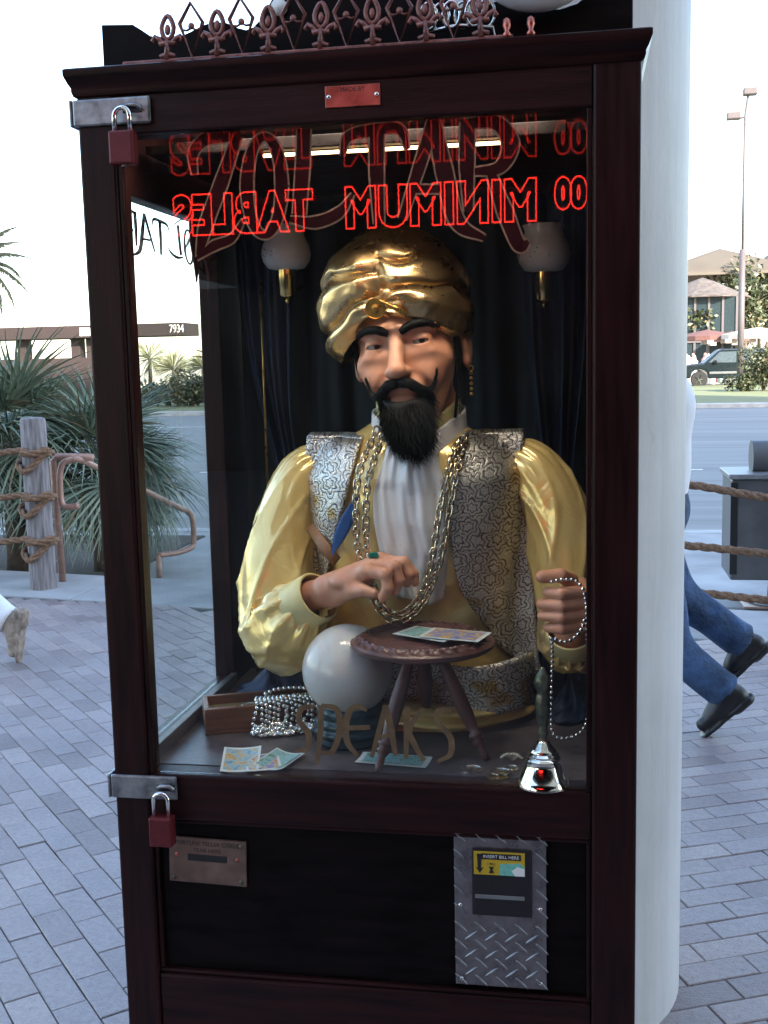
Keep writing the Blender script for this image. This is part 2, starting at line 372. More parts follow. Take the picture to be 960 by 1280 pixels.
# the casino behind the photographer: wall, high canopy on the white column, low bronze soffit over the neon
tag(MB().add([(-60, -28, -.014), (60, -28, -.014), (60, 3.2, -.014), (-60, 3.2, -.014)], [(0, 1, 2, 3)]).build('forecourt', mat('dark_forecourt_paving', (.11, .105, .105), .7, var=.2, scale=3)), kind='structure')
cas = tag(empty('casino_building', (0, -14, 0)), 'tan casino building with wide entrance canopy facing the booth', 'building')
bx('wall', (-7, -14, -.3), (52, 0, 46), W['facade'], cas, 0)
bx('canopy_beam', (-.5, 14.3, 4.0), (9, 15.9, 4.6), W['canopy'], cas, 0)
bx('entrance_soffit', (-4.4, .003, 2.585), (6, 11.0, 2.9), W['soffit'], cas, 0)
bx('added_dark_panel', (-6.9, .002, 0), (20, .08, 2.58), mat('added_panel_dark', (.012, .011, .011), .3, var=.2, Specular_IOR_Level=.2), cas, 0)  # unseen dark panel, added to keep the reflection in the front glass dark
bx('canopy_tie', (8.2, .002, 4.05), (8.9, 14.299, 4.5), W['canopy'], cas, 0)
for x in (-4.2, 5.6): bx('porch_pier', (x, 10.4, -.02), (x+.3, 10.8, 2.584), W['facade'], cas, .01)
col = tag(empty('round_column', (.138, 1.09, 0)), 'smooth white painted round column right behind the booth', 'column')
cp = [(.42, -.02)]+[(.42, z) for z in np.linspace(0, 4.0, 12)]
MB().lathe(cp, seg=72).build('shaft', W['stucco'], col, smooth=True, sharp=50)
def neon_sign():
    s = tag(empty('neon_sign', (0, -5, 0)), 'red outline neon sign advertising table minimums under the soffit', 'sign')
    W['neon'] = emit('red_neon', (1, .03, .018), 3.3)
    # the glass reads it mirrored: x here is seen at the same x in the reflection
    def put(body, xc, size, z, sx):
        t = text_obj('neon_lettering', body, size, W['neon'], (xc, 0, z), (radians(90), 0, pi), s, extrude=0, bevel=.0052, offset=.016, fill=False, sx=sx, res=6, spacing=1.10); return t
    put('MINIMUM', -.48, .30, 2.395, .80); put('TABLES', -1.66, .30, 2.395, .80); put('00', .265, .21, 2.425, .75)
    tube = MB(); c = [(.42+.018*cos(t), 0, 2.33+.018*sin(t)) for t in np.linspace(0, 2*pi, 14)[:-1]]; tube.tube(c, .0075, 6, closed=True); tube.build('neon_dot', W['neon'], s)
    bx('back_rail', (-2.5, -.06, 2.46), (.9, -.03, 2.49), W['black'], s); 
    for x in (-2.3, -.6, .7): bx('bracket', (x, -.05, 2.491), (x+.03, -.035, 2.586), W['black'], s, 0)
neon_sign()
# ------------------------------------------------------------------ the fortune teller cabinet
booth = tag(empty('fortune_teller_booth', (0, 0, 0)), 'tall dark mahogany glass-fronted fortune teller cabinet with painted lettering', 'booth')
D = .66; H = W['mahogany']; HH = W['mahogany_h']
# corner posts
bx('front_post', (-.40, 0, .03), (-.344, .055, 1.925), H, booth, .004)
bx('front_post', (.336, 0, .03), (.40, .055, 1.925), H, booth, .004)
bx('rear_post', (-.40, D-.155, .03), (-.36, D, 1.925), H, booth, .003)
bx('rear_post', (.345, D-.155, .03), (.40, D, 1.925), H, booth, .003)
# front rails
bx('top_rail', (-.3435, .002, 1.852), (.3355, .05, 1.925), HH, booth, .003)
bx('sill_rail', (-.3435, .003, .815), (.3355, .05, .889), HH, booth, .004)
bx('bottom_rail', (-.3435, .003, .43), (.3355, .05, .556), HH, booth, .004)
bx('front_panel', (-.3435, .018, .5565), (.3355, .03, .8145), W['darkwood'], booth, 0)
bx('lower_panel', (-.3435, .018, .10), (.3355, .03, .4295), W['darkwood'], booth, 0)
bx('plinth', (-.42, -.015, .0), (.42, D+.015, .10), H, booth, .006)
for z0, z1 in ((.808, .8145), (.5565, .563)): bx('panel_moulding', (-.3435, .008, z0), (.3355, .0175, z1), HH, booth, .002)
for x0, x1 in ((-.3435, -.337), (.329, .3355)): bx('panel_moulding', (x0, .008, .5635), (x1, .0175, .8075), H, booth, .002)
# inner bead round the glass
for x0, x1 in ((-.3435, -.336), (.328, .3355)): bx('glass_bead', (x0, .004, .8895), (x1, .012, 1.8515), H, booth, .0015)
# sides, back, floor, roof
bx('interior_floor', (-.359, .052, .872), (.344, D-.02, .889), mat('scuffed_floor', (.10, .08, .082), .36, var=.35, scale=22, bump=.2, bscale=90), booth, 0)
bx('back_panel', (-.359, D-.018, .10), (.344, D-.001, 1.92), W['darkwood'], booth, 0)
bx('roof_panel', (-.398, .03, 1.9255), (.398, D, 1.9442), W['darkwood'], booth, 0)
for s, x0, x1 in ((-1, -.396, -.366), (1, .35, .396)):
    bx('side_panel', (x0+.008, .0555, .10), (x1-.008, D-.1555, .84), W['darkwood'], booth, 0)
    bx('side_sill_rail', (x0, .0555, .8405), (x1, D-.1555, .905), H, booth, .004)
    bx('side_header', (x0, .0555, 1.782), (x1, D-.1555, 1.925), HH, booth, .003)
bx('side_ledge', (-.3655, .06, .8895), (-.352, D-.16, .912), mat('worn_ledge', (.10, .09, .09), .4, var=.4, scale=30, stretch=(1, .2, 1)), booth, .002)
bx('side_wall', (.3455, .056, .906), (.3495, D-.156, 1.781), W['darkwood'], booth, 0)
# glass
bx('front_glass', (-.3435, .013, .8895), (.3355, .017, 1.8515), W['glass'], booth, 0)
bx('side_glass', (-.383, .0555, .9055), (-.379, D-.1555, 1.7815), W['glass'], booth, 0)
# cornice: stepped moulding round the top
prof = [(0, 1.906), (.003, 1.908), (.005, 1.914), (.005, 1.919), (.008, 1.924), (.011, 1.931), (.013, 1.936), (.013, 1.944), (.010, 1.946), (0, 1.946)]
def cornice():
    mb = MB(); path = [(-.4, D), (-.4, 0), (.4, 0), (.4, D)]; dirs = [(-1, 0), (-1, -1), (1, -1), (1, 0)]; n = len(prof); vs = []
    for (x, y), (dx, dy) in zip(path, dirs):
        for o, z in prof: vs.append((x+dx*o, y+dy*o, z))
    mb.add(vs, [(i*n+k, (i+1)*n+k, (i+1)*n+(k+1) % n, i*n+(k+1) % n) for i in range(3) for k in range(n)]); mb.add(vs[:n], [tuple(range(n))]); mb.add(vs[-n:], [tuple(range(n-1, -1, -1))])
    mb.build('cornice', HH, booth, smooth=True, sharp=35)
cornice()
bx('top_board', (-.399, .001, 1.9447), (.399, D, 1.9459), W['darkwood'], booth, 0)
# scrolled pediment
half = [(-.41, 1.946), (-.41, 2.031), (-.358, 2.028), (-.345, 2.020), (-.33, 2.010), (-.305, 2.004), (-.285, 2.005), (-.265, 2.011), (-.245, 2.019), (-.226, 2.023), (-.205, 2.020), (-.188, 2.012), (-.174, 2.008), (-.163, 2.011), (-.152, 2.020), (-.142, 2.033), (-.133, 2.046), (-.121, 2.075), (-.10, 2.12), (-.06, 2.155), (0, 2.17)]
half = [(x*.955, z) for x, z in half]
pol = half+[(-x, z) for x, z in half[-2::-1]]
pd = MB().prism(pol, .085, .107).build('pediment', W['darkwood'], booth, bevel=.002)
MB().lathe([(.0, -.001), (.012, 0), (.012, .006), (.0, .008)], seg=20, M=Matrix.Rotation(radians(90), 4, 'X')).build('sky_hole_disc', W['paper'], booth, smooth=True, loc=(-.114, .0855, 2.035))  # white disc stands in for bright sky showing through a hole
bx('pediment_return', (-.3915, .1075, 1.946), (-.372, .42, 2.024), W['darkwood'], booth, .003); bx('pediment_return', (.372, .1075, 1.946), (.3915, .42, 2.024), W['darkwood'], booth, .003)
# iron cresting: fleurs-de-lis and lozenges on a strip
cr = bx('cresting_strip', (-.325, -.004, 1.9462), (.230, .004, 1.9515), W['iron'], booth, .0015)
def fleur():
    mb = MB()
    mb.tube([(0, 0, 0), (0, 0, .024)], [.0055, .004], 8, flat=.7)
    mb.tube([(-.009, 0, .004), (0, 0, .007), (.009, 0, .004)], [.003, .0035, .003], 6); mb.tube([(-.010, 0, .020), (0, 0, .021), (.010, 0, .020)], .0035, 6)
    for s in (-1, 1): mb.tube([(s*.003, 0, .018), (s*.010, 0, .026), (s*.0155, 0, .029), (s*.018, 0, .025), (s*.0155, 0, .022)], [.003, .0035, .0035, .003, .002], 6)
    mb.tube([(cos(t)*.0075*(1-.35*max(0, sin(t))), 0, .040+sin(t)*.0145) for t in np.linspace(0, 2*pi, 17)[:-1]], .0030, 6, closed=True)
    mb.ball((0, 0, .037), (.0038, .003, .007), 8, 6)
    return mb.build('fleur_de_lis', W['iron'], cr, smooth=True)
def lozenge():
    mb = MB(); mb.tube([(0, 0, 0), (.0155, 0, .044), (0, 0, .069), (-.0155, 0, .044)], .0028, 6, closed=True); mb.ball((0, 0, .040), (.0045, .003, .0045), 8, 6)
    mb.tube([(-.013, 0, .036), (-.006, 0, .035), (0, 0, .038), (.006, 0, .035), (.013, 0, .036)], .0016, 5); return mb.build('lozenge', W['iron'], cr, smooth=True)
f0 = fleur(); l0 = lozenge(); fx = np.linspace(-.2585, .187, 7)
for k in range(7):
    o = f0 if k == 0 else inst(f0, (0, 0, 0), parent=cr)
    o.location = (fx[k], 0, 1.9505); o.scale = (1.22, 1.3, 1.12); o.rotation_euler = (random.gauss(0, .03), random.gauss(0, .02), 0)
for k in range(6):
    o = l0 if k == 0 else inst(l0, (0, 0, 0), parent=cr)
    o.location = ((fx[k]+fx[k+1])/2, 0, 1.9505); o.scale = (1.1, 1.5, 1.08); o.rotation_euler = (random.gauss(0, .03), 0, 0)
# maker's plate, card slot plate
mp = bx('maker_plate', (-.031, -.0005, 1.871), (.047, .0018, 1.900), W['redplate'], booth, .0006)
for x in (-.026, .042): MB().ball((x, -.001, 1.8855), (.0035, .0025, .0035), 12, 8).build('screw', W['chrome'], mp, smooth=True)
text_obj('engraving', 'MADE BY', .0085, W['ink'], (.008, -.0008, 1.894), (radians(90), 0, 0), mp, extrude=.0001)
sp = bx('card_slot_plate', (-.321, .012, .709), (-.195, .0172, .783), W['plate'], booth, .001); sp.rotation_euler = (0, radians(1.6), 0); sp.location = (-.021, 0, -.0075)
for x in (-.313, -.203):
    for z in (.716, .775): MB().ball((x, .0118, z), (.004, .002, .004), 12, 8).build('screw', W['oldbrass'], sp, smooth=True)
for x, z in ((-.308, .755), (-.209, .752)): MB().ball((x, .0118, z), (.0035, .0015, .0035), 12, 8).build('rivet', W['redplate'], sp, smooth=True)
bx('card_slot', (-.29, .0112, .746), (-.226, .0125, .757), W['black'], sp, .0005)
text_obj('engraving', 'FORTUNE TELLER CARDS', .0092, W['ink'], (-.258, .0117, .7745), (radians(90), 0, 0), sp, extrude=.0001)
text_obj('engraving', 'TEAR HERE', .0092, W['ink'], (-.258, .0117, .7635), (radians(90), 0, 0), sp, extrude=.0001)
# hasps with red padlocks
def hasp(z, name_z, x1, lockdz):
    h = bx('hasp', (-.404, -.0065, z-.019), (x1, -.0005, z+.019), W['steel'], booth, .003)
    bx('hinge_plate', (-.4095, -.0065, z-.019), (-.4045, .05, z+.019), W['steel'], h, .002)
    MB().tube([(-.325, -.012, z+.002), (-.318, -.012, z+.006), (-.306, -.012, z+.006), (-.300, -.012, z+.002), (-.300, -.006, z)], .0035, 8).build('staple', W['steel'], h, smooth=True)
    bx('keeper_slot', (-.327, -.0078, z-.004), (-.298, -.0068, z+.006), W['black'], h, .0005)
def padlock(x, zt, ztop, grp):
    p = tag(empty('padlock', (x, -.022, zt)), grp[0], 'padlock', 'red padlocks on the cabinet door')
    b = MB().box((-.0185, -.011, -.047), (.0185, .011, 0)).build('lock_body', W['padlock'], p, bevel=.003)
    a = ztop-zt
    MB().tube([(-.0115, 0, -.004), (-.0115, 0, a-.012)]+[(-.0115*cos(t), 0, a-.012+.012*sin(t)) for t in np.linspace(.3, pi-.3, 9)]+[(.0115, 0, a-.012), (.0115, 0, -.004)], .0037, 10).build('shackle', W['chrome'], p, smooth=True)
    MB().lathe([(.004, 0), (.004, .002), (0, .002)], seg=14, M=Matrix.Rotation(pi, 4, 'X')).build('keyhole', W['steel'], p, loc=(0, 0, -.0465))
hasp(1.884, 0, -.286, 0); padlock(-.3225, 1.852, 1.885, ['red padlock hanging from the hasp at the top of the booth door'])
hasp(.870, 0, -.296, 0); padlock(-.3165, .832, .868, ['red padlock hanging from the hasp below the booth window'])
# bill acceptor on tread plate
tp = bx('tread_plate', (.132, .010, .571), (.270, .0175, .826), mat('tread_aluminium', (.30, .28, .275), .3, .9, var=.2, scale=50, rvar=.12), booth, .0015)
lug = MB().ball((0, 0, 0), (.0135, .0022, .0024), 10, 6).build('tread_lug', W['steel'], tp, smooth=True); first = True
rows = np.arange(.580, .822, .0143)
for j, z in enumerate(rows):
    for i in range(5):
        x = .141+i*.0305+(.01525 if j % 2 else 0)
        if x > .264 or (.150 < x < .259 and .680 < z < .800): continue
        loc = (x, .0098, z); rot = (0, radians(-38 if j % 2 else 42), 0)
        if first: lug.location = loc; lug.rotation_euler = rot; first = False
        else: inst(lug, loc, rot, tp)
for x in (.141, .261):
    for z in (.581, .700, .816): MB().ball((x, .0095, z), (.0035, .002, .0035), 10, 6).build('screw', W['chrome'], tp, smooth=True)
ba = bx('bill_acceptor', (.159, .004, .688), (.249, .0105, .792), W['black'], booth, .002)
lb = bx('bill_label', (.1625, .0028, .754), (.2385, .0042, .790), mat('yellow_label', (.55, .36, .02), .5, var=.08), ba, 0)
bx('label_banner', (.1745, .0021, .7785), (.2330, .0027, .7875), W['ink'], lb, 0)
text_obj('label_lettering', 'INSERT BILL HERE', .0068, W['paper'], (.2035, .0018, .7829), (radians(90), 0, 0), lb, extrude=.0001)
MB().prism([(.1675, .7865), (.1745, .7865), (.1735, .764), (.1775, .766), (.1715, .7565), (.1655, .766), (.1685, .764)], .0021, .0027).build('label_arrow', W['ink'], lb)
text_obj('label_lettering', '1 BILL', .0052, W['ink'], (.189, .0022, .7715), (radians(90), 0, 0), lb, extrude=.0001)
MB().prism([(.185, .767), (.193, .767), (.1905, .7625), (.193, .757), (.185, .757), (.1875, .7625)], .0021, .0027).build('label_symbol', W['ink'], lb)
MB().prism([(.200, .7545), (.202, .772), (.232, .774), (.2385, .768), (.236, .7545)], .0020, .0027).build('label_bill_picture', mat('mint_print', (.18, .50, .40), .5, var=.15, scale=300), lb)
MB().prism([(.224, .7545), (.219, .762), (.228, .769), (.2384, .766), (.2384, .7545)], .0014, .0019).build('label_hand_picture', W['paper'], lb)
bx('bill_slot', (.164, .0022, .716), (.238, .0042, .722), mat('slot_metal', (.3, .33, .32), .35, .8), ba, .0006)
# painted lettering on the glass
def strokes(name, S, mt, y, scale=1.0, extra=0, parent=booth, xf=None):
    mb = MB()
    for pts, wd in S:
        P = [face(*p) for p in pts]
        ww = [(x+extra)*.00115*scale for x in (wd if hasattr(wd, '__len__') else [wd, wd])]
        if xf: P = [xf(p) for p in P]
        ribbon(mb, P, ww, y)
        y -= .00003
    return mb.build(name, mt, parent)
ZOL = {
 'Z': [([(238, 216), (236, 190), (250, 172), (275, 167), (296, 166)], [6, 12, 15, 15, 12]), ([(292, 166), (272, 225), (252, 280), (244, 318)], [12, 17, 17, 8]), ([(240, 322), (262, 306), (285, 296), (300, 272)], [4, 12, 10, 3])],
 'O': [([(326+22*cos(t), 230-62*sin(t)) for t in np.linspace(0, 2*pi, 17)], [16, 9, 16, 9, 16])],
 'L': [([(376, 158), (374, 210), (370, 266)], [16, 17, 16]), ([(358, 272), (390, 276), (420, 264), (438, 240)], [6, 14, 13, 3])],
 'T': [([(424, 192), (432, 168), (462, 160), (496, 158), (507, 184)], [4, 12, 14, 12, 4]), ([(468, 158), (468, 215), (471, 278)], [17, 17, 12])],
 'A': [([(540, 146), (522, 205), (500, 272)], [14, 14, 9]), ([(540, 146), (553, 210), (570, 275), (604, 296)], [14, 20, 18, 6]), ([(518, 234), (555, 234)], 9)],
 'R': [([(583, 148), (582, 205), (584, 262)], [17, 17, 10]), ([(578, 152), (618, 150), (637, 176), (624, 206), (592, 212)], [11, 15, 20, 14, 8]), ([(612, 212), (630, 262), (648, 305), (660, 300)], [10, 18, 15, 5])]}
for ch, S in ZOL.items():
    o = strokes('painted_letter', S, W['letterred'], .0180); strokes('letter_outline', S, W['lettergold'], .0186, extra=4.5, parent=o)
SPK = {
 'S': [([(389, 888), (374, 890), (370, 905), (382, 922), (380, 942), (366, 942)], [3, 5, 5, 7, 5, 2])],
 'P': [([(398, 886), (397, 920), (393, 962)], [5, 6, 3]), ([(398, 886), (418, 892), (421, 920), (412, 944), (398, 946)], [3, 6, 6, 5, 3])],
 'E': [([(456, 892), (440, 888), (430, 905), (431, 932), (446, 952)], [3, 5, 7, 6, 3]), ([(432, 915), (460, 914)], 4)],
 'A': [([(480, 886), (472, 915), (462, 952)], [5, 5, 3]), ([(480, 886), (487, 920), (492, 950)], [5, 7, 3]), ([(468, 926), (489, 924)], 3)],
 'K': [([(507, 888), (506, 920), (505, 954)], [5, 6, 3]), ([(526, 890), (510, 916), (516, 936), (528, 956)], [3, 5, 6, 3])],
 'S2': [([(563, 892), (546, 894), (545, 908), (561, 926), (561, 948), (545, 957)], [3, 6, 5, 6, 5, 2])]}
for ch, S in SPK.items(): strokes('painted_letter', S, W['speaks'], .0180, extra=2.5)
# the same name on the side pane, painted outside: reads from outside, R next to the front post
xs = [face(238, 200)[0], face(660, 200)[0]]
def side_letters():
    for ch, S in ZOL.items():
        o = strokes('side_letter', S, W['letterred'], 0, scale=.85); me = o.data
        for v in me.vertices:
            u = (v.co.x-xs[0])/(xs[1]-xs[0]); z = v.co.z; v.co = (-.3836, .50-u*.41, 1.688+(z-1.67)*.44)
side_letters()
# fabric valance inside the side window, hanging at the rear
def valance():
    mb = MB(); pts = [(-.02, 0)]
    P = [(.36, 1.80), (.36, 1.735), (.375, 1.70), (.385, 1.668), (.40, 1.70), (.42, 1.716), (.44, 1.708), (.452, 1.675), (.465, 1.708), (.485, 1.715), (.505, 1.72), (.505, 1.80)]
    n = len(P); vs = [(-.3605, y, z) for y, z in P]+[(-.3635, y, z) for y, z in P]
    mb.add(vs, [tuple(range(n)), tuple(range(2*n-1, n-1, -1))]+[(i, i+n, (i+1) % n+n, (i+1) % n) for i in range(n)]); mb.build('valance', mat('wine_felt', (.10, .03, .035), .9, var=.2), booth)
valance()
# lamp strip under the roof and the ceiling board behind it
bx('ceiling_board', (-.344, .12, 1.845), (.338, .62, 1.857), W['darkwood'], booth, 0)
bx('lamp_batten', (-.30, .10, 1.838), (.30, .1195, 1.857), W['darkwood'], booth, .002)
lt = MB().tube([(-.16, .135, 1.836), (.22, .135, 1.836)], .0026, 10).build('lamp_tube', emit('warm_lamp_tube', (1, .62, .30), 2.2), booth, smooth=True)
MB().tube([(-.27, .066, 1.884), (.27, .066, 1.884)], .008, 12).build('header_lamp', emit('header_lamp_light', (1, .86, .68), 23.0), booth, smooth=True)
# things standing on top of the cabinet
gl = tag(empty('white_globe', (.262, .045, 1.946)), 'white opal glass globe mounted on the front of the booth pediment', 'globe')
MB().ball((0, 0, .13), (.092, .036, .086), 32, 20).build('opal_glass', mat('opal_glass', (.78, .77, .76), .25, var=.03), gl, smooth=True)
MB().tube([(0, .02, .13), (0, .045, .13)], .03, 20).build('wall_mount', W['darkwood'], gl, smooth=True)
for x, lab in ((.222, 'tiny copper finial standing next to the end of the iron cresting'), (.254, 'tiny copper finial standing directly under the white globe')):
    tag(MB().lathe([(.004, 0), (.0065, .004), (.003, .009), (.0058, .016), (.0045, .024), (.0, .027)], (x, -.004, 1.946), 12).build('brass_finial', W['redplate'], None, smooth=True), lab, 'finial', 'copper finials on the cornice')
ch0 = tag(empty('chrome_ornament', (.15, .045, 1.946)), 'looped shiny chrome ornament behind the iron cresting', 'ornament')
for k in range(6):
    a = k/6*pi; MB().tube([(-.04+.016*k+.012*cos(t), .002*(k % 2)*4, .05+.018*sin(t)) for t in np.linspace(0, 2*pi, 15)[:-1]], .0022, 6, closed=True).build('loop', W['chrome'], ch0, smooth=True)
MB().tube([(-.05, .004, .0), (-.045, .004, .03), (0, .004, .036), (.05, .004, .03), (.055, .004, 0)], .003, 6).build('base_wire', W['chrome'], ch0, smooth=True)
# ------------------------------------------------------------------ the fortune teller figure
FZ = .889                                             # cabinet floor
def skin_mat():
    T = NT('painted_skin'); v = T.coord((1, 1, 1)); f = T.noise(v, 14, 4); f2 = T.noise(v, 160, 3)
    T.l(T.ramp(f, [(.3, (.50, .22, .135)), (.55, (.62, .30, .19)), (.75, (.70, .37, .25))]), T.p.inputs['Base Color']); T.set(Roughness=.42, Subsurface_Weight=.12, Subsurface_Scale=.01); T.p.inputs['Subsurface Radius'].default_value = (1, .35, .2); T.bump(f2, .12, .001); return T.m
W['skin'] = skin_mat()
W['hair'] = mat('black_hair', (.003, .003, .0035), .6, var=.3, scale=200, Specular_IOR_Level=.2)
W['gold'] = mat('gold_lame', (.78, .54, .27), .28, .92, var=.1, scale=25, rvar=.06, bump=.05, bscale=900)
W['goldtrim'] = mat('antique_gold', (.62, .36, .10), .3, .9, var=.2, scale=60)
def satin_mat():
    T = NT('yellow_satin'); v = T.coord((1, 1, .55)); f = T.noise(T.coord((1, 1, 1)), 9, 4); T.l(T.ramp(f, [(.3, (.76, .53, .18)), (.7, (.90, .69, .30))]), T.p.inputs['Base Color']); T.set(Metallic=.32, Roughness=.2, Coat_Weight=.3, Coat_Roughness=.15)
    cr = T.math('ABSOLUTE', T.math('SUBTRACT', T.noise(v, 17, 3, .5, 1.2), .5)); fine = T.noise(T.coord((1, 1, 1)), 900, 2); h = T.math('ADD', cr, T.math('MULTIPLY', fine, .012)); T.bump(h, .3, .012); return T.m
W['satin'] = satin_mat()
W['cream'] = mat('pale_yellow_cuff', (.72, .62, .30), .42, 0, var=.08, scale=20)
def brocade():
    T = NT('silver_brocade'); tc = T.n('TexCoord'); sx = T.n('SeparateXYZ'); T.l(tc.outputs['Object'], sx.inputs[0]); cb = T.n('CombineXYZ'); T.l(sx.outputs[0], cb.inputs[0]); T.l(sx.outputs[2], cb.inputs[1])
    nz = T.n('TexNoise'); nz.inputs['Scale'].default_value = 30; T.l(cb.outputs[0], nz.inputs['Vector']); mx = T.n('MixRGB'); mx.inputs[0].default_value = .015; T.l(cb.outputs[0], mx.inputs[1]); T.l(nz.outputs['Color'], mx.inputs[2]); v = mx.outputs[0]
    def flower(scale, lobes, lines, wdt):
        vo = T.n('TexVoronoi', feature='F1', voronoi_dimensions='2D'); vo.inputs['Scale'].default_value = scale; vo.inputs['Randomness'].default_value = 1.0; T.l(v, vo.inputs['Vector'])
        df = T.n('VectorMath', operation='SUBTRACT'); T.l(v, df.inputs[0]); T.l(vo.outputs['Position'], df.inputs[1]); s2 = T.n('SeparateXYZ'); T.l(df.outputs[0], s2.inputs[0]); ang = T.math('ARCTAN2', s2.outputs[1], s2.outputs[0])
        r = T.math('MULTIPLY', vo.outputs['Distance'], T.math('ADD', T.math('MULTIPLY', T.math('ABSOLUTE', T.math('SINE', T.math('MULTIPLY', ang, lobes*.5))), -.38), 1.25)); m = None
        for L_ in lines:
            d = T.math('DIVIDE', T.math('ABSOLUTE', T.math('SUBTRACT', r, L_)), wdt); d = T.math('MINIMUM', d, 1.0); m = d if m is None else T.math('MULTIPLY', m, d)
        return m
    f1 = flower(29, 6, (.22, .42, .62), .06); f2 = flower(78, 5, (.30, .58), .09); h = T.math('MULTIPLY', f1, T.math('ADD', T.math('MULTIPLY', f2, .55), .45)); fine = T.noise(tc.outputs['Object'], 650, 2); h2 = T.math('ADD', T.math('MULTIPLY', h, .8), T.math('MULTIPLY', fine, .45))
    pat = T.noise(tc.outputs['Object'], 10, 2); sil = T.ramp(h2, [(.25, (.03, .027, .027)), (.52, (.34, .32, .305)), (1, (.74, .72, .69))]); go = T.ramp(h2, [(.25, (.05, .03, .012)), (.6, (.30, .19, .06)), (1, (.55, .37, .13))])
    m = T.n('MixRGB'); T.l(T.ramp(pat, [(.58, (0, 0, 0)), (.64, (1, 1, 1))]), m.inputs[0]); T.l(sil, m.inputs[1]); T.l(go, m.inputs[2]); T.l(m.outputs[0], T.p.inputs['Base Color'])
    T.set(Metallic=.75, Roughness=.34); T.bump(h2, .5, .002); return T.m
W['brocade'] = brocade()
def scarf_mat():
    T = NT('white_chiffon'); v = T.coord((1, .3, 1)); vo = T.n('TexVoronoi', feature='F1'); vo.inputs['Scale'].default_value = 55; T.l(v, vo.inputs['Vector'])
    spot = T.ramp(vo.outputs['Distance'], [(.10, (1, 1, 1)), (.16, (0, 0, 0))]); c = T.n('MixRGB'); T.l(spot, c.inputs[0]); c.inputs[1].default_value = (.80, .80, .82, 1); c.inputs[2].default_value = (.80, .74, .66, 1)
    T.l(c.outputs[0], T.p.inputs['Base Color']); T.l(spot, T.p.inputs['Metallic']); T.set(Roughness=.45); return T.m
W['scarf'] = scarf_mat()
fig = tag(empty('fortune_teller_figure', (.03, .40, FZ)), 'bearded fortune teller mannequin in gold turban, brocade vest and yellow satin shirt', 'mannequin')
FO = Vector((.03, .40, FZ))
def fb(mb, name, mt, parent=None, **k):               # parts are modelled in place, then hung on the figure
    o = mb.build(name, mt, fig if parent is None else parent, **k)
    if parent is None: o.location = -FO
    return o
# --- head
HC = Vector((.030, .335, 1.548)); HR = (Matrix.Rotation(radians(-3.5), 3, 'Z')@Matrix.Rotation(radians(-6.5), 3, 'Y')@Matrix.Rotation(radians(3), 3, 'X')); HS = 1.07; HRn = np.array(HR, dtype=np.float32); HCn = np.array(HC, dtype=np.float32)
def hw(p): return HC+HR@Vector((p[0]*1.06, p[1], p[2]))*HS
def head_sdf(Pw):
    P = ((Pw-HCn)@HRn)/HS; P[:, 0] /= 1.06
    X = P.copy(); X[:, 0] = np.abs(X[:, 0])            # mirror
    d = sd_ell(P, (0, .015, .045), (.079, .098, .098))
    d = smin(d, sd_ell(P, (0, -.018, -.030), (.0675, .076, .088)), .03)
    d = smin(d, sd_ell(P, (0, -.050, -.098), (.042, .042, .033)), .03)
    d = smin(d, sd_ell(X, (.048, -.056, -.028), (.022, .026, .021)), .022)          # cheekbone
    d = smin(d, sd_ell(X, (.036, -.074, -.050), (.020, .018, .024)), .016)          # smiling cheek
    d = smin(d, sd_cap(X, (.008, -.0875, .024), (.050, -.072, .026), .009, .010), .016)   # brow
    d = smax(d, -sd_ell(X, (.0335, -.101, .004), (.021, .017, .0115)), .010)        # eye socket
    eye = np.linalg.norm(X-np.array((.0335, -.0755, .004), np.float32), axis=1)-.0165
    sl = sd_ell(X, (.0335, -.092, .0020), (.0152, .020, .0047)); d = smin(d, np.maximum(eye, -sl), .003)
    d = smin(d, sd_ell(X, (.035, -.0815, -.0125), (.018, .009, .006)), .016)        # eye bag
    d = smin(d, sd_cap(P, (0, -.089, .014), (0, -.1165, -.034), .0085, .0125), .010)      # nose
    d = smin(d, sd_ell(P, (0, -.119, -.036), (.0125, .011, .0105)), .006)
    d = smin(d, sd_ell(X, (.0135, -.105, -.0385), (.0088, .011, .0085)), .006)
    d = smax(d, -sd_ell(X, (.0065, -.113, -.0495), (.0042, .006, .004)), .003)
    fold = sd_cap(X, (.020, -.104, -.036), (.036, -.092, -.066), .003, .003); d = smax(d, -fold, .010)   # laugh line
    d = smin(d, sd_ell(P, (0, -.094, -.066), (.026, .014, .016)), .014)
    d = smax(d, -sd_ell(P, (0, -.113, -.0755), (.021, .010, .0022)), .004)
    d = smin(d, sd_ell(P, (0, -.1005, -.0825), (.020, .0085, .0055)), .005)
    ear = sd_ell(X, (.084, .016, -.012), (.0085, .020, .033)); ear = smax(ear, -sd_ell(X, (.094, .008, -.006), (.008, .011, .018)), .005); d = smin(d, ear, .006)
    d = smin(d, sd_ell(X, (.083, .005, -.040), (.006, .009, .011)), .008)
    d = smin(d, sd_cap(P, (0, .03, -.07), (.0, .055, -.20), .052, .062), .02)
    return d*HS
body = MB(); body.arr(*surfnet(head_sdf, HCn-[.122, .152, .215], HCn+[.122, .140, .065], .0020))
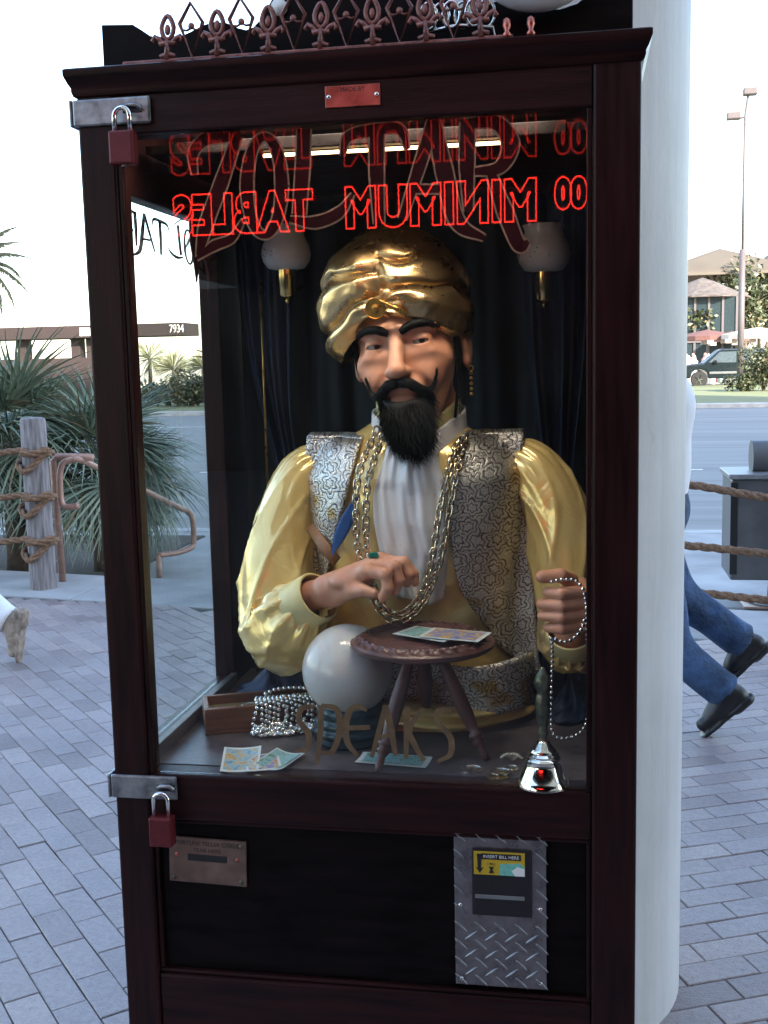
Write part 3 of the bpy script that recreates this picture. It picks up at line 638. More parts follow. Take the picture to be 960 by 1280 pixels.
# --- hands: palm, four fingers, thumb, forearm
HA = [  # right hand of the figure, hovering palm down over the ball
 [(-.022, .172, 1.182), (.012, .152, 1.181), (.016, .149, 1.160), (.007, .153, 1.143)],
 [(-.014, .190, 1.191), (.024, .170, 1.190), (.032, .167, 1.168), (.024, .170, 1.151)],
 [(-.005, .209, 1.193), (.035, .189, 1.193), (.046, .186, 1.175), (.041, .187, 1.160)],
 [(.003, .226, 1.188), (.036, .210, 1.187), (.050, .206, 1.172), (.052, .205, 1.157)]]
HAT = [(-.083, .212, 1.128), (-.047, .172, 1.148), (-.026, .160, 1.152), (-.008, .156, 1.149)]
def hand_a(P):
    wr = (-.098, .226, 1.138); d = sd_cap(P, (-.175, .268, 1.108), wr, .029, .0235)
    for k, f in enumerate(HA): d = smin(d, sd_cap(P, wr, f[0], .019, .0125), .016)
    d = smin(d, sd_ell(P, (-.055, .197, 1.160), (.035, .030, .018)), .012)
    d = smin(d, chain(P, HAT, [.014, .0112, .0100, .0082]), .010)
    for k, f in enumerate(HA):
        r = (.0098, .0102, .0098, .0086)[k]; d = smin(d, chain(P, f, [r*1.12, r*1.02, r*.92, r*.80]), .0035)
        d = smin(d, sd_ell(P, f[1], (r*1.12,)*3), .003); d = smin(d, sd_ell(P, f[0], (r*1.25,)*3), .006)
    return d
zs = [1.1455, 1.1262, 1.1065, 1.0875]
HBF = [[(.321, .262, z), (.3285-.002*k, .207, z+.001), (.290, .188, z), (.262+(.006, -.004, -.003, .006)[k], .203, z-.0015)] for k, z in enumerate(zs)]
HBT = [(.300, .268, 1.118), (.304, .232, 1.158), (.288, .208, 1.171), (.259, .200, 1.170)]
def hand_b(P):
    wr = (.303, .305, 1.052); d = sd_cap(P, (.312, .36, 1.01), wr, .030, .024)
    for f in HBF: d = smin(d, sd_cap(P, wr, f[0], .019, .0125), .014)
    d = smin(d, sd_ell(P, (.303, .248, 1.115), (.016, .028, .036)), .014)
    d = smin(d, chain(P, HBT, [.014, .0125, .0115, .0105]), .006)
    for k, f in enumerate(HBF):
        r = (.0100, .0102, .0099, .0092)[k]; d = smin(d, chain(P, f, [r*1.1, r*1.03, r*.98, r*.86]), .0025); d = smin(d, sd_ell(P, f[1], (r*1.1,)*3), .002)
    return d
body.arr(*surfnet(hand_a, (-.215, .13, 1.065), (.072, .31, 1.215), .0017)); body.arr(*surfnet(hand_b, (.225, .165, .965), (.36, .40, 1.195), .0017))
# arms and trunk under the clothes, so the body is whole
for s in (-1, 1):
    pts = [(.03+s*.10, .42, 1.34), (-.185, .41, 1.31), (-.215, .37, 1.18), (-.205, .32, 1.05), (-.17, .27, 1.105)] if s < 0 else [(.03+s*.10, .42, 1.34), (.245, .41, 1.31), (.29, .385, 1.18), (.315, .372, 1.02), (.312, .36, 1.01)]
    body.tube(catmull(pts, 6), .03, 12)
body.tube([(.03, .43, FZ), (.03, .43, 1.1), (.03, .425, 1.30), (.03, .40, 1.37), (.03, .39, 1.42)], [.11, .10, .11, .075, .055], 20)
fb(body, 'body', W['skin'], smooth=True)
# eyes
for s in (-1, 1):
    e = MB(); c = hw((s*.0335, -.0755, .004)); e.ball(c, .0150*HS, 24, 16); eo = fb(e, 'eyeball', mat('eye_white', (.20, .18, .17), .15, var=.05), smooth=True)
    q = MB(); c2 = hw((s*.0335+.0015, -.0755, .0038)); dirn = HR@Vector((0, -1, 0))
    q.ball(c2+dirn*.0118, (.0078, .0044, .0072), 16, 10, M=HR.to_4x4()); fb(q, 'iris', mat('dark_iris', (.015, .012, .012), .08, var=.1), smooth=True)
# --- hair: brows, moustache, beard and sideburns from many fine strands
def strand(mb, p, d, L, w_, droop=0, curl=(0, 0, 0)):
    p = Vector(p); d = Vector(d).normalized(); side = d.cross(Vector((.3, -.9, .2))).normalized()*w_; pts = []
    for k in range(4):
        t = k/3; pts.append(p+d*L*t+Vector((0, 0, -droop*L*t*t))+Vector(curl)*L*t*t)
    vs = []
    for k, q in enumerate(pts): s = side*(1-k/3.2); vs += [q-s, q+s]
    mb.add(vs, [(2*k, 2*k+2, 2*k+3, 2*k+1) for k in range(3)])
def brow(s):
    mb = MB(); P = [hw((s*x, y, z)) for x, y, z in ((.009, -.0985, .0205), (.026, -.0965, .0285), (.045, -.088, .0285), (.062, -.070, .0205))]
    C = catmull(P, 6); mb.tube(C, [interp([0, .15, .6, 1], [.0058, .0082, .0075, .0026], k/(len(C)-1)) for k in range(len(C))], 10, flat=.9)
    for k in range(260):
        t = random.random()*.98; i = t*(len(C)-1); a = Vector(C[int(i)]).lerp(Vector(C[min(int(i)+1, len(C)-1)]), i % 1)
        tg = (Vector(C[min(int(i)+1, len(C)-1)])-Vector(C[max(int(i)-1, 0)])).normalized(); up = HR@Vector((random.gauss(0, .3), -.5, random.gauss(.0, .9)))
        strand(mb, a+up.normalized()*.0045, tg*1+up*.35, random.uniform(.006, .011), .0004)
    fb(mb, 'eyebrow', W['hair'], smooth=True)
brow(-1); brow(1)
def moustache():
    mb = MB()
    for s in (-1, 1):
        C = catmull([hw((s*x, y, z)) for x, y, z in ((.0, -.117, -.0545), (.014, -.117, -.056), (.028, -.109, -.067), (.038, -.100, -.073), (.046, -.094, -.066), (.051, -.090, -.052), (.0535, -.089, -.040))], 6); n = len(C)
        R_ = [interp([0, .2, .45, .7, 1], [.007, .0085, .0066, .0018, .0004], k/(n-1)) for k in range(n)]; mb.tube(C, R_, 10)
        for k in range(520):
            t = random.random()**1.2*.93; i = t*(n-1); a = Vector(C[int(i)]); tg = (Vector(C[min(int(i)+2, n-1)])-Vector(C[int(i)])).normalized(); rr = R_[int(i)]
            o = HR@Vector((random.gauss(0, 1), -abs(random.gauss(0, 1)), random.gauss(0, 1))); o = (o-tg*o.dot(tg)).normalized()
            strand(mb, a+o*rr*.9, tg*1.0+o*.22+Vector((0, 0, -.12)), random.uniform(.010, .018)*(1-.5*t), .0004)
    fb(mb, 'moustache', W['hair'], smooth=True)
moustache()
def beard():
    prof = [(-.072, .036, -.085, .028), (-.085, .036, -.092, .032), (-.10, .035, -.094, .034), (-.12, .033, -.092, .033), (-.14, .029, -.088, .029), (-.152, .023, -.085, .024), (-.164, .013, -.082, .016), (-.172, .004, -.080, .006)]
    mb = MB(); seg = 28; zz = [p[0] for p in prof]
    def sec(z): return [interp([-x for x in zz], [p[i] for p in prof], -z) for i in (1, 2, 3)]
    def pt(a, z):
        rx, cy, ry = sec(z); k = 1+.06*sin(5*a+z*90)+.04*sin(9*a-z*140)
        notch = max(0, 1-abs(z+.074)/.012)*max(0, cos(a))**4*.012                 # opening under the lips
        return hw((.002+rx*k*sin(a), cy-ry*k*cos(a)+notch, z))
    mb.grid(lambda u, v: pt(2*pi*u, (-.072-.011*max(0, cos(2*pi*u))**2)*(1-v)-.172*v), seg, 18, cu=True)
    for k in range(4200):
        a = random.uniform(-2.0, 2.0); z = -.076-.012*max(0, cos(a))**2-.088*random.random()**1.1; p = pt(a, z)
        o = HR@Vector((sin(a), -cos(a), 0)); L = random.uniform(.014, .030)
        strand(mb, p, o*random.uniform(.15, .55)+HR@Vector((random.gauss(-.1*sin(a), .22), 0, -1)), L, .00045, 0, (random.gauss(0, .2), random.gauss(0, .2), 0))
    for s in (-1, 1):                                                     # jaw line wisps up to the moustache
        C = catmull([hw((s*.034, -.096, -.072)), hw((s*.036, -.089, -.085)), hw((s*.034, -.086, -.10))], 5); mb.tube(C, [.004, .006, .006]+[.006]*(len(C)-3), 8)
    fb(mb, 'beard', W['hair'], smooth=True)
beard()
for s in (-1, 1):
    mb = MB(); C = catmull([hw((s*.074, -.030, .040)), hw((s*.0765, -.026, .0)), hw((s*.0745, -.022, -.04)), hw((s*.067, -.020, -.085)), hw((s*.058, -.018, -.125))][:5 if s > 0 else 3], 6)
    mb.tube(C, [interp([0, .3, 1], [.012, .006, .0035], k/(len(C)-1)) for k in range(len(C))], 8, flat=.7)
    for k in range(160):
        i = random.random()*(len(C)-2); a = Vector(C[int(i)]); strand(mb, a+HR@Vector((s*.004, random.gauss(0, .004), 0)), HR@Vector((s*.1, random.gauss(0, .2), -1)), random.uniform(.01, .02), .0004)
    fb(mb, 'sideburn', W['hair'], smooth=True)
# earring
er = MB(); c = hw((.089, .0, -.052)); er.tube([c+Vector((.004*cos(t), 0, .004*sin(t))) for t in np.linspace(0, 2*pi, 11)[:-1]], .0012, 5, closed=True)
for k in range(5): er.ball(c+Vector((0, 0, -.008-.009*k)), .0034-.0003*(k % 2), 8, 6)
fb(er, 'earring', W['goldtrim'], smooth=True)
# --- turban: gold lame wrapped in bands that are gathered over the brooch
TC = Vector((.012, .352, 1.555)); TR = (Matrix.Rotation(radians(-3), 3, 'Z')@Matrix.Rotation(radians(-5), 3, 'Y')@Matrix.Rotation(radians(7), 3, 'X'))
def vnoise(a, b, s=1.0): return sin(a*3.1+1.3*sin(b*2.3+s))*.5+sin(b*4.7+a*1.9+s*2)*.3+sin(a*7.3-b*5.1+s*3)*.2
def turban_pt(u, v):
    th = 2*pi*u; fr = cos(th)                              # th = 0 looks to the front
    rim = -.006+.046*max(0, fr)**2.2-.024*abs(sin(th))**2
    h = rim+(.197-rim)*(v**.92)
    t = v
    r = interp([0, .08, .25, .45, .62, .78, .9, .97, 1], [.103, .117, .124, .1225, .112, .092, .063, .034, .0], t)
    # bands: angle of the spot around the brooch decides which fold it lies on
    dx = math.atan2(sin(th), cos(th))*.125; dz = h-.066; phi = math.atan2(dz, abs(dx)+.012); dist = math.hypot(dx, dz); zsm = (dz+.42*abs(dx))/(1+5.0*abs(dx))
    s = 1 if dx > 0 else -1
    q = zsm/.043+.22*vnoise(dx*9, dz*12, s)+(.15 if s > 0 else .62)
    fr_ = q-math.floor(q); band = (1-abs(2*fr_-1)**4.0)
    amp = min(1, .35+abs(dx)/.05)*max(0, 1-v**7)*(.015 if abs(dx) < .30 else .011); pinch = math.exp(-(dx/.016)**2)*max(0, min(1, (h-.05)/.02))*max(0, 1-max(0, h-.12)/.06)
    wr = .0030*sin(phi*15+dist*40)*math.exp(-(dist/.045)**2)+.0012*vnoise(dx*32, dz*40, 2)
    rr = r+(band*amp-.004+wr*(1-v)*1.2)*(1 if v < .98 else 0)-.011*pinch
    rr *= 1+.03*vnoise(th*1.3, v*3, 4)*(1-v)
    rim_roll = .010*math.exp(-(v/.05)**2); rr -= rim_roll
    return TC+TR@Vector((rr*sin(th)*1.0, -rr*cos(th)*1.0, h))
mb = MB(); mb.grid(turban_pt, 220, 110, cu=True); fb(mb, 'turban', W['gold'], smooth=True)
mb = MB(); bc = TC+TR@Vector((-.005, -.134, .066)); Mx = (TR@Matrix.Rotation(radians(90), 3, 'X')).to_4x4()
mb.lathe([(.0175, -.003), (.0175, .0016), (.0160, .0022), (.0155, .0014), (.0065, .0014), (.006, .0025), (.004, .003), (.0035, .0045), (.0, .0048)], bc, 36, M=Mx); br = fb(mb, 'brooch', W['goldtrim'], smooth=True, sharp=40)
mb = MB(); C = catmull([bc+TR@Vector(p) for p in ((.008, -.001, .012), (.022, -.002, .004), (.036, .002, -.006), (.046, .008, -.018))], 5); mb.tube(C, [.002]*8+[.004]*(len(C)-8), 8); fb(mb, 'brooch_pin', W['goldtrim'], smooth=True)
# --- trunk: shirt, then vest, collar, scarf
TZ = [.86, .95, 1.05, 1.15, 1.25, 1.32, 1.37, 1.40, 1.43]; TA = [.20, .175, .168, .175, .187, .19, .160, .095, .050]; TB = [.13, .115, .105, .112, .122, .118, .095, .07, .045]; TY = [.40, .40, .40, .398, .395, .395, .395, .395, .39]
def yfront(x, z):
    a, b, y = interp(TZ, TA, z), interp(TZ, TB, z), interp(TZ, TY, z); t = min(.995, abs(x-.03)/a); return y-b*(1-t**2.4)**(1/2.4)
def shirt_pt(u, v):
    z = .875+v*.535; a, b, y = interp(TZ, TA, z), interp(TZ, TB, z), interp(TZ, TY, z); th = 2*pi*u; c_, s_ = cos(th), sin(th); e = 2/2.4
    k = 1+.012*vnoise(th*3, z*30)
    return Vector((.03+a*k*math.copysign(abs(s_)**e, s_), y-b*k*math.copysign(abs(c_)**e, c_), z))
mb = MB(); mb.grid(shirt_pt, 72, 48, cu=True); fb(mb, 'shirt', W['satin'], smooth=True)
def panel(name, zi, xi, xo, z0, z1, off, mt, nz=40, nx=16, over=True, wav=.003, flare=None):
    def fn(u, v):
        z = z0+(z1-z0)*v; a = interp(zi, xi, z); b = interp(zi, xo, z); x = a+(b-a)*u
        y = yfront(x, z)-off-wav*sin(u*5+z*40)*.6+(flare(u, v) if flare else 0)
        return Vector((x, y, z))
    mb = MB(); mb.grid(fn, nx, nz)
    if over:                                          # carry the cloth over the shoulder to the back
        def fo(u, v):
            p = fn(u, 1.0); q = Vector((p.x, .49, p.z-.06)); t = v; m = p.lerp(q, t); m.z += .030*sin(pi*t); return m
        mb.grid(fo, nx, 10)
        def fd(u, v): p = fo(u, 1.0); return Vector((p.x, p.y+.03*sin(v*2), p.z-.40*v))
        mb.grid(fd, nx, 8)
    return fb(mb, name, mt, smooth=True, solid=.004)
Zr = [.962, 1.0, 1.03, 1.06, 1.13, 1.20, 1.27, 1.33, 1.39]
panel('vest', Zr, [.225, .200, .178, .158, .118, .104, .102, .110, .118], [.252, .247, .245, .243, .238, .230, .226, .223, .222], .962, 1.388, .014, W['brocade'], flare=lambda u, v: -.010*(1-v)**2)
panel('vest', [1.05, 1.12, 1.17, 1.22, 1.27, 1.32, 1.39], [-.135, -.130, -.115, -.098, -.080, -.066, -.052], [-.178, -.176, -.174, -.172, -.170, -.167, -.163], 1.05, 1.386, .014, W['brocade'])
mb = MB()                                             # lower vest front and the gold sash below it
mb.grid(lambda u, v: Vector((.03+(-.14+.35*u), yfront(.03-.14+.30*u, .93)-.03-.01*sin(u*9), .925+.09*v+.012*sin(u*7))), 30, 10); fb(mb, 'vest_skirt', W['brocade'], smooth=True, solid=.004)
def sash(u, v):
    th = pi*(u-.5)*1.15; r = 1+.05*sin(v*14+u*6)+.03*sin(u*23+v*5); return Vector((.045+.185*r*sin(th), .385-.150*r*cos(th)*(1+.10*sin(v*pi)), .892+.046*v+.006*sin(u*17)*v))
mb = MB(); mb.grid(sash, 80, 16); fb(mb, 'sash', W['satin'], smooth=True, solid=.003)
# blue ribbon and leather strap on the vest
mb = MB(); mb.grid(lambda u, v: Vector((interp([0, 1], [-.100, -.048], v)+(.026*sin(pi*min(1, v*1.05))*(u-.5)), yfront(-.07, 1.24)-.026, 1.19+.115*v)), 5, 12); fb(mb, 'ribbon', mat('blue_ribbon', (.02, .09, .30), .5, var=.15), smooth=True, solid=.002)
mb = MB(); mb.tube([(-.150, yfront(-.15, 1.25)-.028, 1.232), (-.122, yfront(-.12, 1.2)-.030, 1.205), (-.095, yfront(-.1, 1.18)-.030, 1.178)], [.010, .011, .010], 8, flat=.3, up=(0, 1, 0)); fb(mb, 'strap', mat('tan_leather', (.30, .15, .07), .5, var=.2), smooth=True)
# collar + cravat
def collar(rad, z0, z1, tilt, flare, name, mt, th0=0):
    def fn(u, v):
        th = 2*pi*u; z = z0+(z1-z0)*v; r = rad+flare*v+.003*sin(th*3+1); fr = max(0, cos(th)); return Vector((.040+r*sin(th)*1.05, .372-r*cos(th)*1.0, z+tilt*(-cos(th))*.5-.030*fr**4*v))
    mb = MB(); mb.grid(fn, 56, 12, cu=True); return fb(mb, name, mt, smooth=True, solid=.003)
collar(.066, 1.375, 1.452, .03, .004, 'shirt_collar', W['cream'])
collar(.083, 1.345, 1.432, .03, -.006, 'scarf_wrap', W['scarf'])
def crav(u, v):
    z = 1.398-.285*v; w0 = interp([0, .12, .35, .7, 1], [.086, .086, .124, .118, .080], v); xc = interp([0, .15, .5, 1], [.045, .040, .036, .050], v); x = xc+(u-.5)*w0
    pl_ = .0042*sin(u*11+2.2*sin(v*4+u*2))+.0026*sin(u*23+v*9+1.5*sin(v*7))+.0012*sin(u*47-v*13); bulge = .020*sin(pi*u)*(1-.4*v)
    return Vector((x, yfront(x, max(1.0, z))-.016-bulge-pl_-.028*max(0, 1-v*3), z+.006*sin(u*7)*v))
mb = MB(); mb.grid(crav, 60, 40); fb(mb, 'cravat', W['scarf'], smooth=True, solid=.0015)
# --- sleeves
def sleeve(name, path, rad, seed, pleat=16, flat=1.0, mt=None):
    C = [Vector(p) for p in catmull(path, 14)]; n = len(C); seg = 96; vs = []
    T = [(C[min(i+1, n-1)]-C[max(i-1, 0)]).normalized() for i in range(n)]; N = Vector((0, -1, 0)); N = (N-T[0]*N.dot(T[0])).normalized()
    rp = np.linspace(0, 1, len(rad))
    for i in range(n):
        if i: N = (N-T[i]*N.dot(T[i])).normalized()
        B = T[i].cross(N); t = i/(n-1); r = interp(rp, rad, t)
        for k in range(seg):
            a = 2*pi*k/seg; e0 = math.exp(-(t/.16)**2); e1 = math.exp(-((1-t)/.14)**2)
            f = .11*e0*abs(sin(pleat*.5*a+seed))**.7*min(1, t*14)+.13*e1*sin(pleat*a*.75+seed+2*sin(a*2))
            w1 = sin(2*a+t*5.5+seed+.8*sin(2*a+seed+t*3)); w2 = sin(3*a-t*8+seed*2+1.0*sin(t*6)); mid = (1-e0)*(1-e1)
            f += mid*(.105*(1-abs(w1))**2.6+.085*(1-abs(w2))**3.0+.016*sin(t*24+3*sin(a+seed)+seed))
            f += .008*sin(7*a+t*14+seed)
            vs.append(C[i]+(N*cos(a)+B*sin(a))*r*(1+f-.03))
    mb = MB(); mb.add(vs, [(i*seg+k, i*seg+(k+1) % seg, (i+1)*seg+(k+1) % seg, (i+1)*seg+k) for i in range(n-1) for k in range(seg)]); return fb(mb, name, mt or W['satin'], smooth=True)
sleeve('sleeve', [(-.135, .405, 1.345), (-.172, .395, 1.315), (-.204, .375, 1.25), (-.219, .352, 1.165), (-.212, .325, 1.070), (-.188, .290, 1.052), (-.160, .262, 1.085), (-.138, .246, 1.112)], [.036, .050, .054, .061, .072, .080, .068, .042], 1.0)
sleeve('sleeve', [(.195, .405, 1.348), (.233, .395, 1.322), (.274, .380, 1.255), (.292, .368, 1.165), (.303, .365, 1.075), (.306, .350, 1.030), (.303, .318, 1.040), (.303, .300, 1.050)], [.036, .051, .056, .060, .060, .060, .052, .038], 4.2)
def cuff(a, b, r0, r1, name='cuff'):
    a, b = Vector(a), Vector(b); mb = MB(); mb.tube([a, a.lerp(b, .05), a.lerp(b, .5), a.lerp(b, .95), b], [r0*.96, r0, (r0+r1)/2, r1, r1*.96], 36, cap=False); return fb(mb, name, W['cream'], smooth=True, solid=.004)
cuff((-.158, .256, 1.098), (-.118, .236, 1.126), .047, .043); cuff((.305, .318, 1.036), (.304, .290, 1.064), .044, .041)
# ------------------------------------------------------------------ things inside the cabinet
W['carved'] = mat('carved_rosewood', (.13, .055, .048), .35, var=.3, scale=30, stretch=(1, 1, .3))
W['alabaster'] = mat('alabaster', (.62, .60, .58), .16, var=.08, scale=9, rvar=.03, Subsurface_Weight=.2, Subsurface_Scale=.02)
W['teal'] = mat('teal_glazed_stand', (.02, .05, .065), .22, var=.35, scale=14)
W['silver'] = mat('silver_beads', (.80, .79, .76), .12, 1, var=.05, rvar=.04)
W['link'] = mat('gold_washed_steel', (.74, .64, .48), .16, 1, var=.25, scale=35, rvar=.08)
W['traywood'] = mat('tray_walnut', (.20, .085, .05), .4, var=.25, scale=9, stretch=(1, 8, 8))
W['felt'] = mat('tan_felt', (.20, .14, .07), .9, var=.2, scale=60)
W['blue'] = mat('royal_blue_cloth', (.004, .014, .055), .6, var=.25, scale=14)
W['drape'] = mat('midnight_drape', (.008, .010, .018), .8, var=.4, scale=9, col2=(.004, .012, .014))
# carved table
tb = tag(empty('carved_side_table', (.070, .152, FZ+.009)), 'small round carved dark wood table on three turned legs', 'table')
def top_pt(u, v):
    th = 2*pi*u; r = .116*v; ring = .5+.5*cos((v-.82)*2*pi/.30) if .62 < v < .985 else 0
    scroll = abs(sin(th*14+6*sin(v*16)))*ring; cen = (abs(sin(th*6+v*20))*(1-v) if v < .5 else 0)
    return Vector((r*cos(th), r*sin(th), .1785+.0075*scroll+.002*cen-.006*max(0, (v-.93)/.07)**2))
mb = MB(); mb.grid(top_pt, 196, 40, cu=True); mb.lathe([(.116, .1755), (.1165, .171), (.113, .167), (.06, .162), (0, .162)], seg=72); mb.build('table_top', W['carved'], tb, smooth=True, sharp=50)
lp = [(.0, .0062), (.04, .0068), (.09, .0072), (.12, .0066), (.15, .0100), (.17, .0122), (.19, .0085), (.21, .0128), (.235, .0128), (.25, .0080), (.30, .0100), (.42, .0128), (.60, .0135), (.78, .0110), (.9, .0095), (1, .0115)]
for fx_, fy_ in ((-.060, -.100), (.104, -.030), (-.010, .110)):
    a = Vector((fx_, fy_, -.009)); b = Vector((fx_*.22, fy_*.22, .168)); MB().tube([a.lerp(b, t) for t, _ in lp], [r*.92 for _, r in lp], 16).build('leg', W['carved'], tb, smooth=True)
# fortune cards
def card_mats(k, pal):
    T = NT('card_picture_%d' % k); v = T.coord((1, 1, 1)); T.l(T.ramp(T.noise(v, 75, 3, .6, .8), pal), T.p.inputs['Base Color']); T.set(Roughness=.35); return T.m
PAL = [[(.3, (.05, .18, .30)), (.45, (.25, .42, .52)), (.55, (.55, .40, .15)), (.7, (.35, .12, .08))], [(.3, (.10, .10, .32)), (.45, (.22, .25, .50)), (.56, (.60, .45, .12)), (.68, (.45, .10, .10))], [(.3, (.05, .25, .30)), (.5, (.30, .50, .50)), (.65, (.12, .22, .12))]]
W['cardedge'] = mat('card_stock', (.66, .70, .68), .4, var=.06)
def card(loc, rz, k, label, tilt=(0, 0), size=(.064, .100), bend=0):
    c = tag(empty('fortune_card', loc, rz), label, 'card', 'printed fortune cards in the cabinet'); c.rotation_euler = (tilt[0], tilt[1], rz); w_, h_ = size[0]/2, size[1]/2
    f = lambda s, z: (lambda u, v: Vector(((u-.5)*2*w_*s, (v-.5)*2*h_*s, z+bend*((u-.5)*2)**2)))
    m_ = MB(); m_.grid(f(1, .0008), 9, 3); m_.build('card_stock', W['cardedge'], c, solid=.0008)
    m_ = MB(); m_.grid(f(.86, .0014), 9, 3); m_.build('card_picture', card_mats(k, PAL[k % 3]), c)
card((.082, .150, 1.0845), radians(62), 2, 'teal fortune card lying under another on the carved table'); card((.125, .135, 1.0875), radians(75), 1, 'blue fortune card lying on top on the carved table')
card((-.212, .062, FZ+.006), radians(12), 0, 'fortune card with yellow and blue picture leaning before the tray', (radians(10), 0), (.060, .075), .003)
card((-.178, .066, FZ+.002), radians(20), 1, 'fortune card half covered between two cards before the tray', (0, 0), (.055, .075), .001); card((-.152, .075, FZ+.001), radians(-14), 2, 'pale curled fortune card lowest of the fan before the tray', (0, 0), (.055, .080), .006)
card((.028, .098, FZ+.001), radians(84), 2, 'green and blue fortune card flat on floor between the table legs', (0, 0), (.048, .115), .002)
# crystal ball on its stand
st = tag(MB().lathe([(.0, 0), (.056, 0), (.060, .006), (.056, .011), (.058, .016), (.064, .021), (.059, .026), (.056, .030), (.060, .036), (.055, .041), (.052, .046), (.056, .052), (.054, .060), (.050, .064), (.046, .063), (.03, .05), (0, .048)], (-.062, .195, FZ), 48).build('ball_stand', W['teal'], smooth=True), 'dark teal ribbed round stand under the white ball', 'stand')
tag(MB().ball((-.063, .195, 1.0105), .076, 56, 36).build('crystal_ball', W['alabaster'], smooth=True), 'large milky white crystal ball beside the carved table', 'ball')
# tray with coins, and beads spilling out of it
tr = tag(empty('wooden_tray', (-.226, .270, FZ), radians(22)), 'open shallow brown wooden tray holding trinkets, beads spilling over its front', 'tray')
L2, W2, TH = .112, .044, .009
bx('base', (-L2, -W2, 0), (L2, W2, .006), W['traywood'], tr, .001); bx('side', (-L2, -W2, .0062), (L2, -W2+TH, .046), W['traywood'], tr, .0015); bx('side', (-L2, W2-TH, .0062), (L2, W2, .046), W['traywood'], tr, .0015)
bx('end', (-L2, -W2+TH+.0002, .0062), (-L2+TH, W2-TH-.0002, .046), W['traywood'], tr, .0015); bx('end', (L2-TH, -W2+TH+.0002, .0062), (L2, W2-TH-.0002, .046), W['traywood'], tr, .0015)
bx('felt_lining', (-L2+TH+.0003, -W2+TH+.0003, .0063), (L2-TH-.0003, W2-TH-.0003, .030), W['felt'], tr, 0)
coin_me = None
def coin(loc, mt, label, rot=(0, 0, 0), r=.0175, grp='coins scattered in the cabinet'):
    m_ = MB(); m_.lathe([(0, 0), (r, 0), (r, .0022), (r*.86, .0026), (r*.84, .0018), (r*.55, .0018), (r*.45, .0026), (r*.2, .0020), (0, .0026)], seg=28); o = m_.build('coin', mt, None, smooth=True, sharp=30, loc=loc); o.rotation_euler = rot; return tag(o, label, 'coin', grp)
W['coinsilver'] = mat('worn_silver', (.80, .78, .72), .22, 1, var=.4, scale=160, bump=.4, bscale=500, bdist=.001); W['coingold'] = mat('worn_gold_coin', (.55, .38, .12), .3, 1, var=.4, scale=160, bump=.4, bscale=500, bdist=.001)
trm = Matrix.Translation((-.226, .270, FZ))@Matrix.Rotation(radians(22), 4, 'Z')
coin(trm@Vector((-.066, -.012, .0305)), W['coinsilver'], 'silver coin inside the tray near its left end', r=.010, grp='coins in the tray'); coin(trm@Vector((-.048, .006, .0305)), W['coingold'], 'gold coin inside the tray beside a silver one', r=.010, grp='coins in the tray')
tag(MB().tube([trm@Vector((-.028+.016*cos(t), -.002+.012*sin(t), .034)) for t in np.linspace(0, 2*pi, 21)[:-1]], .0028, 8, closed=True).build('glass_bangle', mat('clear_glass_bangle', (.6, .62, .6), .08, .6), smooth=True), 'small pale bangle lying inside the tray between coins and beads', 'bangle')
bp = MB(); random.seed(5)
def beads_on(path, r, mbx, step=2.1):
    P = [Vector(p) for p in path]; acc = 0; last = P[0]; mbx.ball(last, r, 8, 6)
    for p in P[1:]:
        if (p-last).length >= r*step: mbx.ball(p, r, 8, 6); last = p
for k in range(17):
    x0 = -.020+k*.0074; hgt = .049
    pts = [trm@Vector((x0+.004, .018-.002*(k % 3), .040)), trm@Vector((x0, -.010, .044)), trm@Vector((x0-.002, -.034, .052)), trm@Vector((x0-.002, -.049, .046)), trm@Vector((x0-.004+random.gauss(0, .004), -.051, .026)), trm@Vector((x0-.004+random.gauss(0, .006), -.054, .0065)), trm@Vector((x0+random.gauss(.004, .012), -.072, .0050)), trm@Vector((x0+.02+random.gauss(0, .01), -.078-random.random()*.012, .0045)), trm@Vector((x0+.038, -.066, .0045))]
    beads_on(catmull(pts, 26), .0042, bp)
pts = [trm@Vector(p) for p in ((.0, .02, .046), (.02, .028, .050), (.05, .030, .050), (.072, .020, .050), (.090, -.005, .052), (.096, -.03, .048), (.085, -.046, .052), (.06, -.040, .054), (.02, -.030, .054))]; beads_on(catmull(pts, 30), .0042, bp)
for k in range(120): a = random.uniform(-.03, .10); bp.ball(trm@Vector((a, random.uniform(-.088, -.058), .0045+random.choice((0, 0, .006, .011)))), .0042, 8, 6)
tag(bp.build('bead_garland', W['silver'], smooth=True), 'heap of silver bead strings spilling over the front of the tray', 'beads')
# bell, coins by the bell
bl = tag(empty('hand_bell', (.265, .032, FZ)), 'chrome hand bell with tarnished brass handle at window corner', 'bell')
MB().lathe([(.030, .002), (.0395, 0), (.0395, .003), (.0355, .010), (.031, .020), (.0275, .030), (.025, .038), (.0262, .0395), (.0245, .042), (.0225, .0435), (.0235, .046), (.0200, .049), (.0205, .0515), (.016, .056), (.011, .063), (.0075, .068), (0, .068)], seg=48).build('bell_skirt', mat('bell_nickel', (.82, .77, .66), .09, 1, var=.1, scale=40), bl, smooth=True, sharp=60)
MB().lathe([(.006, .066), (.0065, .074), (.0092, .080), (.0066, .086), (.0082, .094), (.0106, .108), (.0114, .125), (.0098, .136), (.0075, .141), (.0110, .146), (.0128, .154), (.0110, .166), (.0055, .173), (.0035, .178), (0, .179)], seg=32).build('bell_handle', W['oldbrass'], bl, smooth=True)
